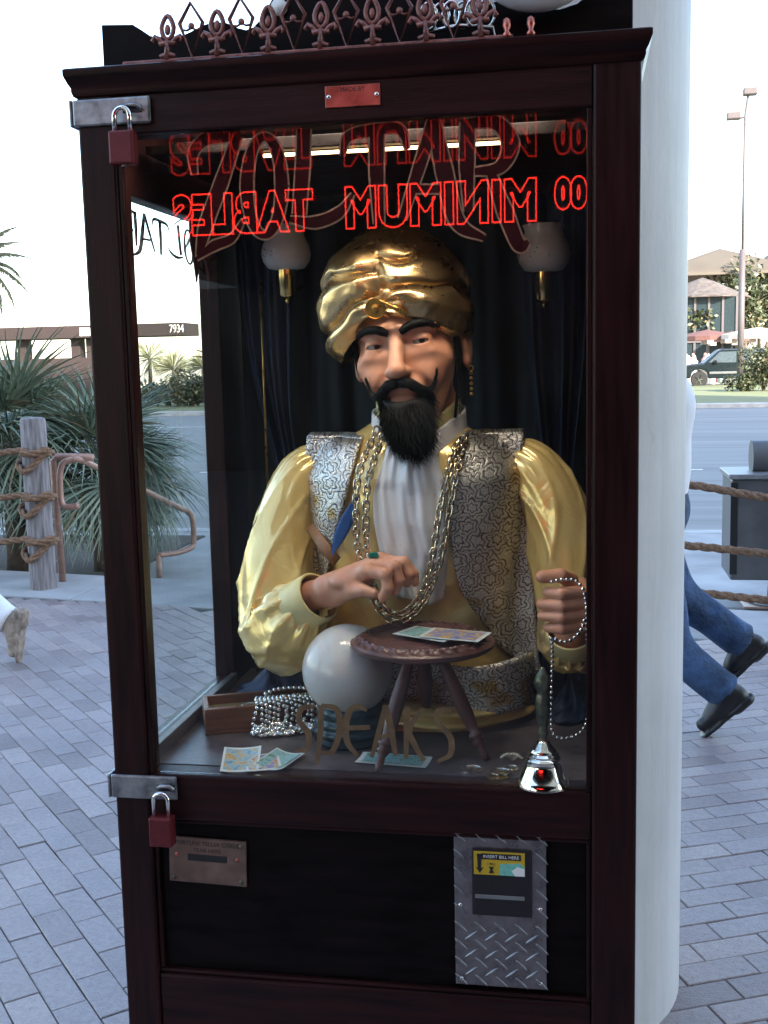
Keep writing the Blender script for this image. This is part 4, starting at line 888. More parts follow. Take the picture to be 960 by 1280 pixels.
coin((.154, .074, FZ+.0005), W['coinsilver'], 'embossed silver coin lying alone on the cabinet floor', (0, 0, 1)); coin((.196, .050, FZ+.0005), W['coingold'], 'gold coin under a silver coin beside the bell', r=.0165); coin((.200, .062, FZ+.0032), W['coinsilver'], 'silver coin resting on the gold coin beside the bell', (.05, .05, 2)); coin((.214, .085, FZ+.0005), W['coinsilver'], 'silver coin flat on floor behind the bell', r=.013); 
sh = MB()
for k in range(9):
    a = -1.1+2.2*k/8; sh.tube([(.214, .112, FZ+.004), (.214+.012*sin(a), .112, FZ+.012+.004*cos(a)), (.214+.019*sin(a), .104, FZ+.006+.011*cos(a))], [.0015, .003, .0022], 6)
tag(sh.build('seashell', mat('pearl_shell', (.62, .56, .48), .25, .3, var=.2, scale=60), smooth=True), 'small ribbed pearly shell behind the coins by the bell', 'shell')
# chain necklaces, every link separate
def stadium(l, w_, n=6):
    P = []
    for s in (1, -1):
        for k in range(n): t = -pi/2+pi*k/(n-1); P.append((s*(l+w_*cos(t)), s*w_*sin(t), 0))
    return P
link0 = None
def necklace(px, label, off):
    global link0
    P = []
    for (x, y, o) in px:
        xx, zz = face(x, y, .26); P.append((xx, yfront(xx, zz)-off-o, zz))
    C = [Vector(p) for p in catmull(P, 40)]; nk = tag(empty('chain_necklace', C[0]), label, 'necklace', 'heavy chains round the neck'); last = None; n = 0
    for i in range(1, len(C)-1):
        if last is not None and (C[i]-last).length < .0122: continue
        t = (C[i+1]-C[i-1]).normalized(); q = t.to_track_quat('X', 'Z').to_matrix().to_4x4()@Matrix.Rotation(radians(40 if n % 2 else -50), 4, 'X')
        if link0 is None: link0 = MB().tube(stadium(.0046, .0052), .0021, 6, closed=True).build('link', W['link'], nk, smooth=True); o = link0
        else: o = link0.copy(); COL.objects.link(o); o.parent = nk
        o.matrix_local = Matrix.Translation(C[i]-C[0])@q; last = C[i]; n += 1
necklace([(464, 540, .0), (450, 590, .01), (448, 640, .014), (451, 690, .016), (464, 738, .018), (484, 768, .024), (506, 772, .028), (530, 752, .024), (546, 716, .018), (556, 680, .014), (563, 640, .012), (571, 590, .012), (579, 548, .004)], 'long heavy gold-washed chain hanging lowest over the white scarf', .026)
necklace([(474, 545, .004), (463, 596, .012), (461, 650, .016), (463, 700, .018), (474, 742, .022), (492, 762, .028), (512, 758, .028), (532, 732, .022), (543, 690, .018), (550, 645, .014), (559, 600, .012), (570, 552, .006)], 'inner heavy chain hanging just inside the longer one', .026)
# beads held in the fist
def bead_loop():
    mb = MB(); L = [(690, 727, .186), (706, 724, .186), (720, 726, .182), (729, 738, .180), (733, 760, .182), (734, 800, .186), (735, 860, .19), (734, 896, .19), (727, 914, .19), (712, 922, .19), (697, 922, .19), (690, 912, .19), (689, 880, .19), (690, 830, .185), (690, 806, .180), (689, 796, .176), (698, 801, .174), (708, 802, .173), (719, 796, .173), (727, 786, .174), (731, 772, .176)]
    P = []
    for x, y, Y in L: a, b = face(x, y, Y); P.append((a, Y, b))
    beads_on(catmull(P, 24), .0034, mb, 2.25); tag(mb.build('prayer_beads', W['silver'], smooth=True), 'string of silver prayer beads looped through the raised fist', 'beads')
bead_loop()
def ring(c, n_, r, gem, gsize, label, col):
    c = Vector(c); q = Vector(n_).to_track_quat('Z', 'Y').to_matrix(); e = tag(empty('finger_ring', c), label, 'ring', 'jewelled finger rings')
    MB().tube([q@Vector((r*cos(t), r*sin(t), 0)) for t in np.linspace(0, 2*pi, 21)[:-1]], .0016, 6, closed=True).build('band', W['silver'], e, smooth=True)
    m_ = MB(); g0 = Vector(gem)-c; a, b, h = gsize; m_.add([g0+Vector(p) for p in ((-a, -b, -h), (a, -b, -h), (a, b, -h), (-a, b, -h), (-a*.6, -b*.6, h), (a*.6, -b*.6, h), (a*.6, b*.6, h), (-a*.6, b*.6, h))], [(3, 2, 1, 0), (4, 5, 6, 7), (0, 1, 5, 4), (1, 2, 6, 5), (2, 3, 7, 6), (3, 0, 4, 7)]); m_.build('gemstone', mat(label[:6]+'_gem', col, .05, .2, var=.2, scale=80, Coat_Weight=.6), e, bevel=.001)
ring((-.012, .188, 1.191), (.038, -.02, -.001), .0118, (-.012, .184, 1.2075), (.009, .006, .004), 'silver ring with oblong green stone on the hovering hand', (.02, .22, .16)); ring((.3275, .215, 1.1262), (0, 1, 0), .0128, (.334, .200, 1.138), (.007, .004, .008), 'ring with violet blue stone on the raised fist', (.05, .03, .35))
# wall lamps
def wall_lamp(x, y, z, label):
    e = tag(empty('wall_lamp', (x, y, z)), label, 'lamp', 'pair of unlit wall lamps')
    MB().lathe([(.012, 0), (.034, .004), (.0435, .016), (.0465, .030), (.0435, .046), (.036, .060), (.033, .072), (.036, .082), (.0345, .0825), (.0315, .072), (.0345, .060), (.0415, .045), (.044, .030), (.041, .018), (.032, .007), (.010, .003)], seg=48, rfun=lambda a, zz: 1+(.05*sin(a*10) if zz > .075 else 0)).build('glass_shade', W['opal'], e, smooth=True)
    MB().lathe([(0, -.062), (.004, -.060), (.005, -.056), (.003, -.053), (.012, -.051), (.0165, -.046), (.0175, -.006), (.0175, .001), (.010, .002)], seg=28).build('brass_cup', W['brass'], e, smooth=True, sharp=50)
    MB().tube(catmull([(0, .010, -.03), (0, .035, -.035), (0, D-.022-y, -.02)], 6), .005, 10).build('arm', W['brass'], e, smooth=True)
    for k in range(26): a = -1.2+.9*random.random()*(1 if k % 2 else 2.2); r = .0462; zz = .024+.016*random.random(); MB().ball((r*sin(a), -r*cos(a), zz), (.0016, .0012, .0012), 6, 4).build('etched_leaf', W['steel'], e) if k < 14 else None
W['opal'] = mat('frosted_opal_shade', (.50, .51, .55), .35, var=.04)
wall_lamp(-.224, .50, 1.692, 'unlit frosted tulip wall lamp beside the rear corner post'); wall_lamp(.256, .45, 1.668, 'unlit frosted tulip wall lamp on the side of the raised fist')
# drapes
def drape(name, x0, x1, y, z0, z1, fr, amp, mt, label, seed=0, gather=None):
    mb = MB()
    def fn(u, v):
        z = z0+(z1-z0)*v; g = gather(v) if gather else (0, 1); xc = (x0+x1)/2+g[0]; x = xc+(u-.5)*(x1-x0)*g[1]; return Vector((x, y+amp*sin(u*fr+seed+.6*sin(v*3+u*4))+amp*.4*sin(u*fr*2.3+v*2), z))
    mb.grid(fn, 140, 24); return tag(mb.build(name, mt, smooth=True, solid=.002), label, 'curtain')
drape('backdrop_curtain', -.355, .340, .615, FZ, 1.843, 42, .010, W['drape'], 'dark pleated backdrop curtain behind the mannequin')
drape('side_drape', -.350, -.235, .575, FZ+.002, 1.842, 16, .012, W['blue'], 'blue drape gathered beside the rear corner post', 1, lambda v: (.05*math.exp(-((v-.30)/.25)**2), 1-.55*math.exp(-((v-.45)/.22)**2)))
drape('side_drape', .215, .338, .575, FZ+.002, 1.842, 16, .012, W['blue'], 'blue drape hanging behind the raised fist', 2, lambda v: (.0, 1-.5*math.exp(-((v-.4)/.22)**2)))
tag(MB().tube([(-.292, .555, 1.25), (-.292, .555, 1.68)], .0026, 10).build('gilt_rod', W['goldtrim'], smooth=True), 'slim gilded upright rod in front of the blue drape', 'rod')
def puddle(cx, cy, sx, sy, label, seed):
    mb = MB(); mb.grid(lambda u, v: Vector((cx+sx*v*cos(2*pi*u)*(1+.12*sin(5*2*pi*u+seed)), cy+sy*v*sin(2*pi*u)*(1+.1*sin(4*2*pi*u+seed)), FZ+.003+.05*(1-v)**1.5*(1+.3*sin(6*pi*u+seed))+.006*abs(sin(9*pi*u+v*6)))), 60, 12, cu=True); tag(mb.build('blue_cloth', W['blue'], smooth=True), label, 'cloth')
puddle(-.265, .44, .075, .06, 'crumpled royal blue cloth on floor behind the wooden tray', 1); puddle(.300, .36, .05, .06, 'crumpled royal blue cloth on floor under the raised fist', 3)
# ------------------------------------------------------------------ outdoors
random.seed(11)
W['oldwood'] = mat('weathered_post', (.26, .235, .24), .85, var=.35, scale=6, stretch=(8, 8, .8), bump=.5, bscale=40)
W['rope'] = mat('manila_rope', (.24, .14, .085), .9, var=.3, scale=60, bump=.5, bscale=300)
W['copper'] = mat('copper_painted_rail', (.42, .25, .19), .4, .2, var=.15, scale=20)
def leafmat(name, c, c2):
    T = NT(name); g_ = T.n('NewGeometry'); oi = T.n('ObjectInfo'); r = T.math('FRACT', T.math('ADD', g_.outputs['Random Per Island'], oi.outputs['Random'])); T.l(T.ramp(r, [(0, (.20, .15, .08)), (.07, (.16, .12, .06)), (.10, c2), (1, c)]), T.p.inputs['Base Color']); T.set(Roughness=.5); return T.m
W['palm'] = leafmat('palm_blade', (.24, .29, .20), (.09, .13, .09)); W['palmdry'] = leafmat('palm_far', (.26, .26, .14), (.15, .15, .08)); W['bush'] = leafmat('bush_leaf', (.075, .09, .04), (.025, .035, .015)); W['bark'] = mat('palm_bark', (.12, .085, .06), .9, var=.3, scale=10, bump=.6, bscale=30, bdist=.01)
# rope fence at the plaza edge
def post(x, y, h, label):
    p = tag(empty('wooden_post', (x, y, 0)), label, 'post'); m_ = MB(); m_.lathe([(.094, -.02), (.092, .1), (.086, h-.03), (.081, h-.008), (.06, h), (0, h)], seg=28, rfun=lambda a, z: 1+.03*sin(3*a+z*2)+.015*sin(8*a)); m_.build('timber', W['oldwood'], p, smooth=True, sharp=40); return p
PX, PY = -3.375, 5.62
post(PX, PY, 1.19, 'weathered grey timber post with ropes wrapped round it'); post(.50, 4.72, 1.1, 'weathered timber post hidden behind the white column'); post(3.0, 4.2, 1.1, 'weathered timber post at the far end of the ropes by the bin')
def rope(path, label, r=.022):
    C = [Vector(p) for p in catmull(path, 24)]; mb = MB(); L = 0; A = [0]
    for i in range(1, len(C)): L += (C[i]-C[i-1]).length; A.append(L)
    for s in range(3):
        P = []
        for i, c in enumerate(C):
            t = (C[min(i+1, len(C)-1)]-C[max(i-1, 0)]).normalized(); n_ = t.cross(Vector((0, 0, 1))); n_ = n_.normalized() if n_.length > .01 else Vector((1, 0, 0)); b = t.cross(n_); a = A[i]*28+s*2*pi/3; P.append(c+(n_*cos(a)+b*sin(a))*r*.52)
        mb.tube(P, r*.58, 7)
    return tag(mb.build('rope', W['rope'], smooth=True), label, 'rope', 'ropes of the plaza fence')
for z, nm in ((.985, 'top'), (.68, 'middle'), (.375, 'lowest')):
    w_ = [(PX+.115*cos(a), PY+.115*sin(a), z+.02*sin(a*1.0)-.01*k) for k, a in enumerate(np.linspace(-2.2, 4.6, 14))]
    rope([(PX-2.6, PY+.55, z-.10), (PX-1.3, PY+.15, z-.10), (PX-.45, PY-.10, z-.05)]+w_+[(PX+.12, PY-.06, z-.02), (PX+.06, PY-.12, z-.03), (PX-.04, PY-.13, z-.035)], {'top': 'topmost', 'middle': 'middle', 'lowest': 'lowest'}[nm]+' brown rope knotted round the weathered grey post')
for (y0, y1, y2), nm in (((601, 607, 622), 'topmost'), ((679, 683, 692), 'middle'), ((738, 741, 750), 'lowest')):
    P = []
    for px_, py_, Y in ((800, y0, 4.66), (870, y1, 4.62), (960, y2, 4.55), (1060, y2+4, 4.45)): a, b = face(px_, py_, Y); P.append((a, Y, b))
    P += [(2.95, 4.15, P[-1][2]+.06)]; rope([(.5, 4.70, P[0][2]+.01)]+P, nm+' brown rope slung past the grey litter bin', .022)
# handrail going down the steps
def rail():
    e = tag(empty('handrail', (-3.34, 5.83, 0)), 'bent copper coloured pipe handrail beside the palms', 'handrail'); o = Vector((-3.34, 5.83, 0))
    def q(px_, py_, Y): a, b = face(px_, py_, Y); return Vector((a, Y, b))-o
    P = [q(98, 632, 5.80), q(84, 634, 5.80), q(77, 628, 5.80), q(75, 610, 5.80), q(75, 592, 5.80), q(79, 579, 5.80), q(90, 575, 5.82), q(104, 576, 5.86), q(140, 594, 6.2), q(172, 609, 6.5), q(225, 635, 7.0), q(236, 640, 7.1), q(241, 650, 7.1), q(242, 678, 7.1), q(238, 685, 7.06), q(222, 691, 6.95), q(198, 694, 6.8)]
    MB().tube(catmull(P, 5), .023, 12).build('rail_pipe', W['copper'], e, smooth=True)
    a = q(66, 576, 5.86); MB().tube([a+Vector((.30, .01, .02)), a+Vector((.03, 0, .03)), a, Vector((a.x+.02, a.y, -.1))], .026, 12).build('rail_post', W['copper'], e, smooth=True); b = q(198, 694, 6.8); MB().tube([b, Vector((b.x, b.y, -.2))], .022, 10).build('rail_post', W['copper'], e, smooth=True)
rail()
tag(MB().box((-9, 6.45, -.4), (-3.3, 8.9, -.138)).build('planting_bed', W['soil'], bevel=.02), kind='structure')
# fan palms
def fan_leaf(seed, n=26, L=.42, droop=.5):
    r_ = random.Random(seed); mb = MB(); mb.tube([(0, 0, 0), (.12, 0, .02), (.30, 0, .0)], [.009, .007, .005], 5)
    for k in range(n):
        a = -1.9+3.8*k/(n-1); l = L*(1-.25*abs(a)/1.9)*r_.uniform(.9, 1.08); d = Vector((cos(a), sin(a), 0)); s = Vector((-sin(a), cos(a), 0)); up = .06*(1 if k % 2 else -.4); vs = []
        for j in range(5):
            t = j/4; p = Vector((.30, 0, 0))+d*l*t+Vector((0, 0, up*t*.6-droop*l*t**2.4)); w_ = .015*(1-t*.92)*(.55+.45*min(1, t*4)); vs += [p-s*w_, p+Vector((0, 0, .006*(1-t))), p+s*w_]
        mb.add(vs, [(3*j+i, 3*j+i+1, 3*j+i+4, 3*j+i+3) for j in range(4) for i in (0, 1)])
    return mb.build('leaf', W['palm'])
LV = [fan_leaf(s, 26, l, d) for s, l, d in ((1, .42, .45), (2, .48, .65), (3, .38, .9), (4, .46, .3))]
used = set()
def fan_palm(x, y, h, n, spread, label, lean=0):
    e = tag(empty('fan_palm', (x, y, -.1)), label, 'palm', 'fan palms in the planting bed'); MB().lathe([(.10, 0), (.085, h*.4), (.07, h), (.03, h+.06), (0, h+.07)], seg=14, rfun=lambda a, z: 1+.1*sin(5*a+z*40)).build('trunk', W['bark'], e, smooth=True)
    for k in range(n):
        t = k/n; az = k*2.39996+random.gauss(0, .15); el = 1.25-2.0*t+random.gauss(0, .12); i = 3 if el > .7 else (random.choice((0, 1)) if el > -.1 else 2); src = LV[i]
        o = src if i not in used else src.copy()
        if i in used: COL.objects.link(o)
        used.add(i); o.parent = e; s = spread*random.uniform(.85, 1.1); o.matrix_local = Matrix.Translation((0, 0, h+.05*(1-t)))@Matrix.Rotation(az, 4, 'Z')@Matrix.Rotation(-el, 4, 'Y')@Matrix.Rotation(random.gauss(0, .3), 4, 'X')@Matrix.Scale(s, 4)
fan_palm(-4.15, 6.75, 1.0, 44, 1.3, 'tall fan palm behind the weathered timber post'); fan_palm(-3.45, 6.85, .80, 44, 1.15, 'bushy fan palm between the post and the handrail'); fan_palm(-3.45, 7.35, .55, 34, .95, 'low spreading fan palm seen through the booth side window'); fan_palm(-4.9, 7.3, .9, 30, 1.2, 'fan palm at the back of the bed')
for i in range(4):
    if i not in used: bpy.data.objects.remove(LV[i])
# litter bin
bn = tag(empty('litter_bin', (1.62, 6.15, -.15)), 'grey metal litter bin with rounded hood on a pedestal', 'bin', None); W['bingrey'] = mat('bin_paint', (.10, .10, .105), .45, .2, var=.15, scale=6)
bx('bin_body', (-.34, -.24, .20), (.34, .24, .86), W['bingrey'], bn, .012); MB().prism([(-.36, .862), (.36, .862), (.36, .895), (-.36, .895)], -.26, .26).build('lid', mat('bin_lid', (.22, .22, .23), .4, .2), bn, bevel=.006)
hd = MB(); hd.tube([(-.19, 0, .98), (.34, 0, .98)], .115, 28); hd.build('hood', W['bingrey'], bn, smooth=True, sharp=50); MB().lathe([(.20, 0), (.20, .02), (.07, .03), (.06, .21)], seg=20).build('pedestal', W['bingrey'], bn, smooth=True, sharp=40); bx('foot_plate', (-.24, -.18, -.001), (.24, .18, .012), W['copper'], bn, .003); bx('door_edge', (-.345, -.246, .24), (-.30, -.2402, .84), W['black'], bn, .002)
# people
def flesh(fn, lo, hi, h=.011): return surfnet(fn, np.array(lo), np.array(hi), h)
def walker(label, base, pel, chest, knees, ankles, toes, shirt, trous, skinc, shoec, hairc):
    o = Vector(base); e = tag(empty('person', o), label, 'person')
    pel, chest = np.array(pel), np.array(chest); hip = [pel+np.array([0, s*.09, -.04]) for s in (-1, 1)]; neck = chest+np.array([-.01, 0, .20]); head = neck+np.array([-.03, 0, .17]); P_ = [pel, chest, head]+[np.array(k) for k in knees+ankles+toes]; lo = np.min(P_, 0)-.33; hi = np.max(P_, 0)+.33
    def legs(P):
        d = sd_cap(P, hip[0], hip[1], .125, .125); d = smin(d, sd_cap(P, pel, pel+np.array([0, 0, .1]), .135, .125), .06)
        for i in range(2):
            kn, an = np.array(knees[i]), np.array(ankles[i]); ax = (an-kn)/np.linalg.norm(an-kn); e_ = chain(P, [hip[i], kn, an+ax*.06], [.098, .076, .074], .05); e_ = np.maximum(e_, ((P-(an+ax*.015))@ax).astype(np.float32)); d = smin(d, e_, .02)
        return d+(.004*np.sin(P[:, 2]*24+P[:, 0]*30+3*np.sin(P[:, 1]*14)+2*np.sin(P[:, 2]*9))).astype(np.float32)
    def torso(P):
        d = smin(sd_ell(P, (pel+chest)/2, (.135, .175, .33)), sd_ell(P, chest+np.array([0, 0, .05]), (.13, .19, .14)), .08)
        for s in (-1, 1): d = smin(d, chain(P, [chest+np.array([0, s*.19, .11]), chest+np.array([.06*s, s*.25, -.14])], [.07, .06], .03), .04)
        return np.maximum(d, (pel[2]-.06)-P[:, 2])
    def bare(P):
        d = smin(sd_ell(P, head, (.098, .078, .115)), sd_ell(P, head+np.array([-.03, 0, -.06]), (.065, .058, .06)), .03); d = smin(d, sd_ell(P, head+np.array([-.105, 0, -.01]), (.018, .014, .022)), .012); d = smin(d, sd_cap(P, neck-np.array([0, 0, .1]), head, .055, .05), .02)
        for s in (-1, 1):
            el = chest+np.array([.06*s, s*.25, -.14]); wr = el+np.array([-.12+.05*s, -s*.03, -.20]); d = np.minimum(d, smin(chain(P, [el, wr], [.045, .032]), sd_ell(P, wr+np.array([-.02, 0, -.05]), (.035, .022, .05)), .02))
            for f in range(4): d = smin(d, sd_cap(P, wr+np.array([-.035+.02*f, 0, -.08]), wr+np.array([-.05+.024*f, 0, -.15]), .010, .008), .006)
        return d
    for fn, nm, c, hh in ((bare, 'body', skinc, .010), (legs, 'trousers', trous, .013), (torso, 'shirt', shirt, .014)):
        m_ = MB(); m_.arr(*surfnet(fn, lo, hi, hh)); ob = m_.build(nm, c, e, smooth=True); ob.location = -o
    m_ = MB(); m_.ball(head+np.array([.015, 0, .025]), (.105, .085, .105), 20, 12); ob = m_.build('hair', hairc, e, smooth=True); ob.location = -o
    for i in range(2):
        a, t = Vector(ankles[i]), Vector(toes[i]); dirv = (t-a).normalized(); heel = a-dirv*.02
        up = dirv.cross(Vector((0, -1, 0)))
        def shoe(P, a=a, t=t, up=up, dirv=dirv):
            f4 = lambda q: np.array(q, dtype=np.float32); Hh = a-up*.055; D2 = (t-Hh).normalized(); U2_ = D2.cross(Vector((0, -1, 0)))
            d = smin(sd_cap(P, f4(a-D2*.005), f4(Hh+D2*.10+U2_*.012), .045, .036), sd_cap(P, f4(Hh-D2*.012), f4(t-D2*.015), .038, .030), .03)
            hd_ = (P-f4(Hh-U2_*.030))@f4(U2_); sole = np.maximum(sd_cap(P, f4(Hh-U2_*.030-D2*.018), f4(t-U2_*.030+D2*.005), .041, .039), np.abs(hd_+.004)-.009)
            heel = np.maximum(sd_cap(P, f4(Hh-U2_*.034-D2*.02), f4(Hh-U2_*.034+D2*.02), .037, .036), np.abs(hd_+.014)-.012); return np.minimum(np.minimum(np.maximum(d, -hd_), sole), heel)
        l2 = np.minimum(a, t)-.12; h2 = np.maximum(a, t)+.12; m_ = MB(); m_.arr(*surfnet(shoe, l2, h2, .009)); ob = m_.build('shoe', shoec, e, smooth=True); ob.location = -o
def A3(px_, py_, Y): a, b = face(px_, py_, Y); return (a, Y, b)
W['denim'] = mat('blue_denim', (.045, .095, .20), .85, var=.35, scale=9, bump=.9, bscale=16, bdist=.03); W['whitecotton'] = mat('white_cotton', (.75, .76, .78), .8, var=.05); W['shoeblack'] = mat('black_shoe', (.012, .012, .013), .4); W['hairbrown'] = mat('brown_hair', (.04, .025, .018), .6); W['tanshoe'] = mat('pale_tan_shoe', (.34, .27, .21), .6, var=.3, scale=30)
walker('person in white shirt, blue jeans and black shoes walking past the white column', (.62, 3.05, 0), (.61, 3.06, .93), (.635, 3.06, 1.28), [A3(838, 812, 2.97), A3(842, 742, 3.15)], [A3(905, 862, 2.95), A3(927, 800, 3.16)], [A3(876, 908, 2.93), A3(910, 838, 3.14)], W['whitecotton'], W['denim'], W['skin'], W['shoeblack'], W['hairbrown'])
walker('person in white trousers and pale tan shoes striding past the brick plaza', (-3.1, 3.65, 0), (-3.10, 3.66, .92), (-3.12, 3.66, 1.28), [(-3.25, 3.56, .48), (-2.95, 3.74, .47)], [(-3.38, 3.54, .11), (-2.615, 3.72, .235)], [(-3.55, 3.52, .045), (-2.585, 3.70, .05)], W['blue'], W['whitecotton'], W['skin'], W['tanshoe'], W['hairbrown'])
# --- across the road
def at(px_, py_, Y): a, b = face(px_, py_, Y); return Vector((a, Y, b))
def leaf_blob(mb, c, r, n, size, seed=0, flat=0):
    r_ = np.random.default_rng(seed)
    for k in range(n):
        d = r_.normal(size=3); d /= np.linalg.norm(d); q = r_.random()**.45; lump = 1+.25*sin(d[0]*5+seed)+.2*sin(d[2]*7+d[1]*4+seed*2)
        p = Vector(c)+Vector((d[0]*r[0], d[1]*r[1], d[2]*r[2]))*q*lump; a = Vector(r_.normal(size=3)).normalized()*size*r_.uniform(.6, 1.3); b = a.orthogonal().normalized()*size*.5; b.rotate(Matrix.Rotation(r_.uniform(0, 6.3), 3, a.normalized())); mb.add([p-a, p+b, p+a, p-b], [(0, 1, 2, 3)])
def bush(name, c, r, n, size, label, seed, cat='bush', grp=None, ground=-.16):
    e = tag(empty(name, (c[0], c[1], ground)), label, cat, grp); o = Vector((c[0], c[1], ground)); m_ = MB(); leaf_blob(m_, Vector(c)-o, r, n, size, seed); m_.build('foliage', W['bush'], e)
    m_ = MB()
    for k in range(4): a = k*1.6+seed; m_.tube([(0, 0, 0), (.2*r[0]*cos(a), .2*r[1]*sin(a), (c[2]-ground)*.6), (.5*r[0]*cos(a), .5*r[1]*sin(a), c[2]-ground+.3*r[2])], [.06*r[2], .04*r[2], .01*r[2]], 6)
    m_.build('stem', W['bark'], e)
p = at(240, 488, 43); bush('hedge', (p.x, 43, .5), (1.6, .9, .65), 2400, .10, 'clipped green hedge on the verge across the road', 3, 'hedge')
p = at(205, 490, 44); bush('hedge', (p.x-.3, 44, .35), (.9, .7, .45), 600, .14, 'low yellowed shrub beside the clipped hedge across the road', 4, 'shrub')
p = at(955, 458, 50); bush('shrub', (p.x, 50, .9), (.95, .8, 1.05), 2600, .085, 'rounded bush in front of the dark car', 5, 'bush'); p = at(926, 480, 50); bush('shrub', (p.x, 50, .2), (.65, .6, .45), 600, .10, 'low clipped bush at the foot of the lamp post', 6, 'bush')
def spiky(px_, py_, Y, L, n, label):
    p = at(px_, py_, Y); e = tag(empty('yucca', (p.x, Y, -.16)), label, 'yucca'); h = p.z+.16; MB().tube([(0, 0, 0), (.05, 0, h)], [.12, .09], 8).build('trunk', W['bark'], e)
    m_ = MB()
    for k in range(n):
        d = Vector((random.gauss(0, 1), random.gauss(0, 1), random.gauss(.25, .7))).normalized(); s = d.orthogonal().normalized()*.035; a = Vector((.05, 0, h)); m_.add([a-s, a+d*L*.6+s*.8, a+d*L-Vector((0, 0, .1)), a+d*L*.6-s*.8], [(0, 1, 2, 3)])
    m_.build('crown', W['palmdry'], e)
spiky(253, 460, 47, .95, 150, 'small spiky yucca behind the hedge across the road'); spiky(216, 462, 48, 1.1, 170, 'pale spiky yucca behind the yellowed shrub'); spiky(186, 448, 52, 1.2, 130, 'tall spiky yucca near the brown canopy end')
def bare_tree():
    p = at(268, 478, 46); e = tag(empty('bare_tree', (p.x, 46, -.16)), 'leafless lopped tree beside the yucca across the road', 'tree'); MB().tube(catmull([(0, 0, 0), (-.05, 0, .9), (-.15, 0, 1.6), (-.2, 0, 2.0)], 5), .10, 8).build('trunk', W['bark'], e, smooth=True)
    for dx, dz in ((-.6, .35), (-.3, .55), (.25, .4), (-.75, .05)): MB().tube([(-.2, 0, 1.9), (-.2+dx*.5, .05, 2.0+dz*.7), (-.2+dx, 0, 2.0+dz)], [.06, .04, .02], 6).build('limb', W['bark'], e)
bare_tree()
# tall feather palms
def feather_frond(seed, L=2.6):
    r_ = random.Random(seed); mb = MB(); C = [Vector((L*t, 0, L*(.35*t-.75*t*t))) for t in np.linspace(0, 1, 14)]; mb.tube(C, [.03*(1-.8*k/13) for k in range(14)], 5)
    for k in range(44):
        t = .12+.86*k/43; i = t*13; c = C[int(i)].lerp(C[min(int(i)+1, 13)], i % 1)
        for s in (-1, 1):
            l = .55*math.sin(pi*min(1, t*.9+.12))+.12; d = Vector((.55, s*.8, -.35-.3*r_.random())).normalized(); w_ = Vector((.022, 0, .008)); mb.add([c-w_, c+d*l*.5+w_-Vector((0, 0, .03)), c+d*l-Vector((0, 0, .16*l)), c+w_], [(0, 3, 1, 2)])
    return mb.build('frond', W['palmdry'])
fr0 = None
def tall_palm(x, y, h, label, n=26, sc=1):
    global fr0
    e = tag(empty('palm_tree', (x, y, -.16)), label, 'palm'); MB().tube([(0, 0, 0), (.1, 0, h*.5), (.0, 0, h)], [.24, .19, .17], 12).build('trunk', W['bark'], e, smooth=True)
    for k in range(n):
        t = k/n
        if fr0 is None: fr0 = feather_frond(1); o = fr0
        else: o = fr0.copy(); COL.objects.link(o)
        o.parent = e; o.matrix_local = Matrix.Translation((0, 0, h))@Matrix.Rotation(k*2.4, 4, 'Z')@Matrix.Rotation(-(1.0-1.9*t), 4, 'Y')@Matrix.Scale(sc, 4)
p = at(-28, 350, 21); tall_palm(p.x, 21, p.z+.5, 'tall feather palm whose fronds reach in over the brown canopy', sc=.45); p = at(286, 268, 30); tall_palm(p.x, 30, p.z+.2, 'tall feather palm seen behind the rear corner post', sc=.62)
# brown canopy with house number
def brown_canopy():
    Y = 47; a = at(-60, 410, Y); b = at(228, 403, Y); zt = b.z; zb = at(228, 419, Y).z; e = tag(empty('brown_canopy', (a.x, Y, -.16)), 'long flat brown roadside canopy with white house number on its fascia', 'canopy'); W['brownpaint'] = mat('brown_fascia', (.034, .02, .017), .7, var=.12, scale=1); o = Vector((a.x, Y, -.16)); w_ = b.x-a.x
    bx('roof_slab', (-14, 0, zb+.16), (w_, 2.2, zt+.16), W['brownpaint'], e, .02)
    for px_ in (20, 88, 107): x = at(px_, 430, Y).x-a.x; bx('pier', (x-.22, .5, 0), (x+.22, 1.1, zb+.159), W['brownpaint'], e, .01)
    x1 = at(115, 450, Y).x-a.x; bx('low_wall', (-14, .3, 0), (x1, .49, at(60, 448, Y).z+.16), W['brownpaint'], e, .01)
    t = text_obj('house_number', '7934', .50, W['paper'], (at(221, 412, Y).x-a.x, -.03, (zt+zb)/2+.16), (radians(90), 0, 0), e, extrude=.01, sx=.72, spacing=.95); 
    s = at(106, 412, Y); bx('notice', (s.x-a.x-.25, -.02, zb+.25), (s.x-a.x+.25, -.001, zt+.05), W['paper'], e, 0)
brown_canopy()
# street lamp
def street_lamp():
    Y = 56; p = at(925, 478, Y); e = tag(empty('street_lamp', (p.x, Y, -.16)), 'tall grey twin-headed street lamp rising behind the rounded bush', 'street lamp'); W['lampgrey'] = mat('lamp_paint', (.10, .085, .087), .6, var=.1); zm = at(925, 312, Y).z+.16; zt = at(927, 145, Y).z+.16; zh = at(937, 115, Y).z+.16
    MB().tube([(0, 0, 0), (0, 0, zm)], [.17, .14], 14).build('lower_pole', W['lampgrey'], e, smooth=True); MB().tube([(0, 0, zm-.05), (0, 0, zt)], [.07, .06], 12).build('upper_pole', W['lampgrey'], e, smooth=True)
    for px_, z in ((917, zt), (937, zh)):
        x = at(px_, 150, Y).x-p.x; bx('lamp_head', (x-.32, -.25, z-.15), (x+.32, .25, z+.18), W['lampgrey'], e, .05); MB().tube([(0, 0, zt-.05), (x*.6, 0, z-.1), (x, 0, z)], .06, 8).build('lamp_arm', W['lampgrey'], e)
street_lamp()
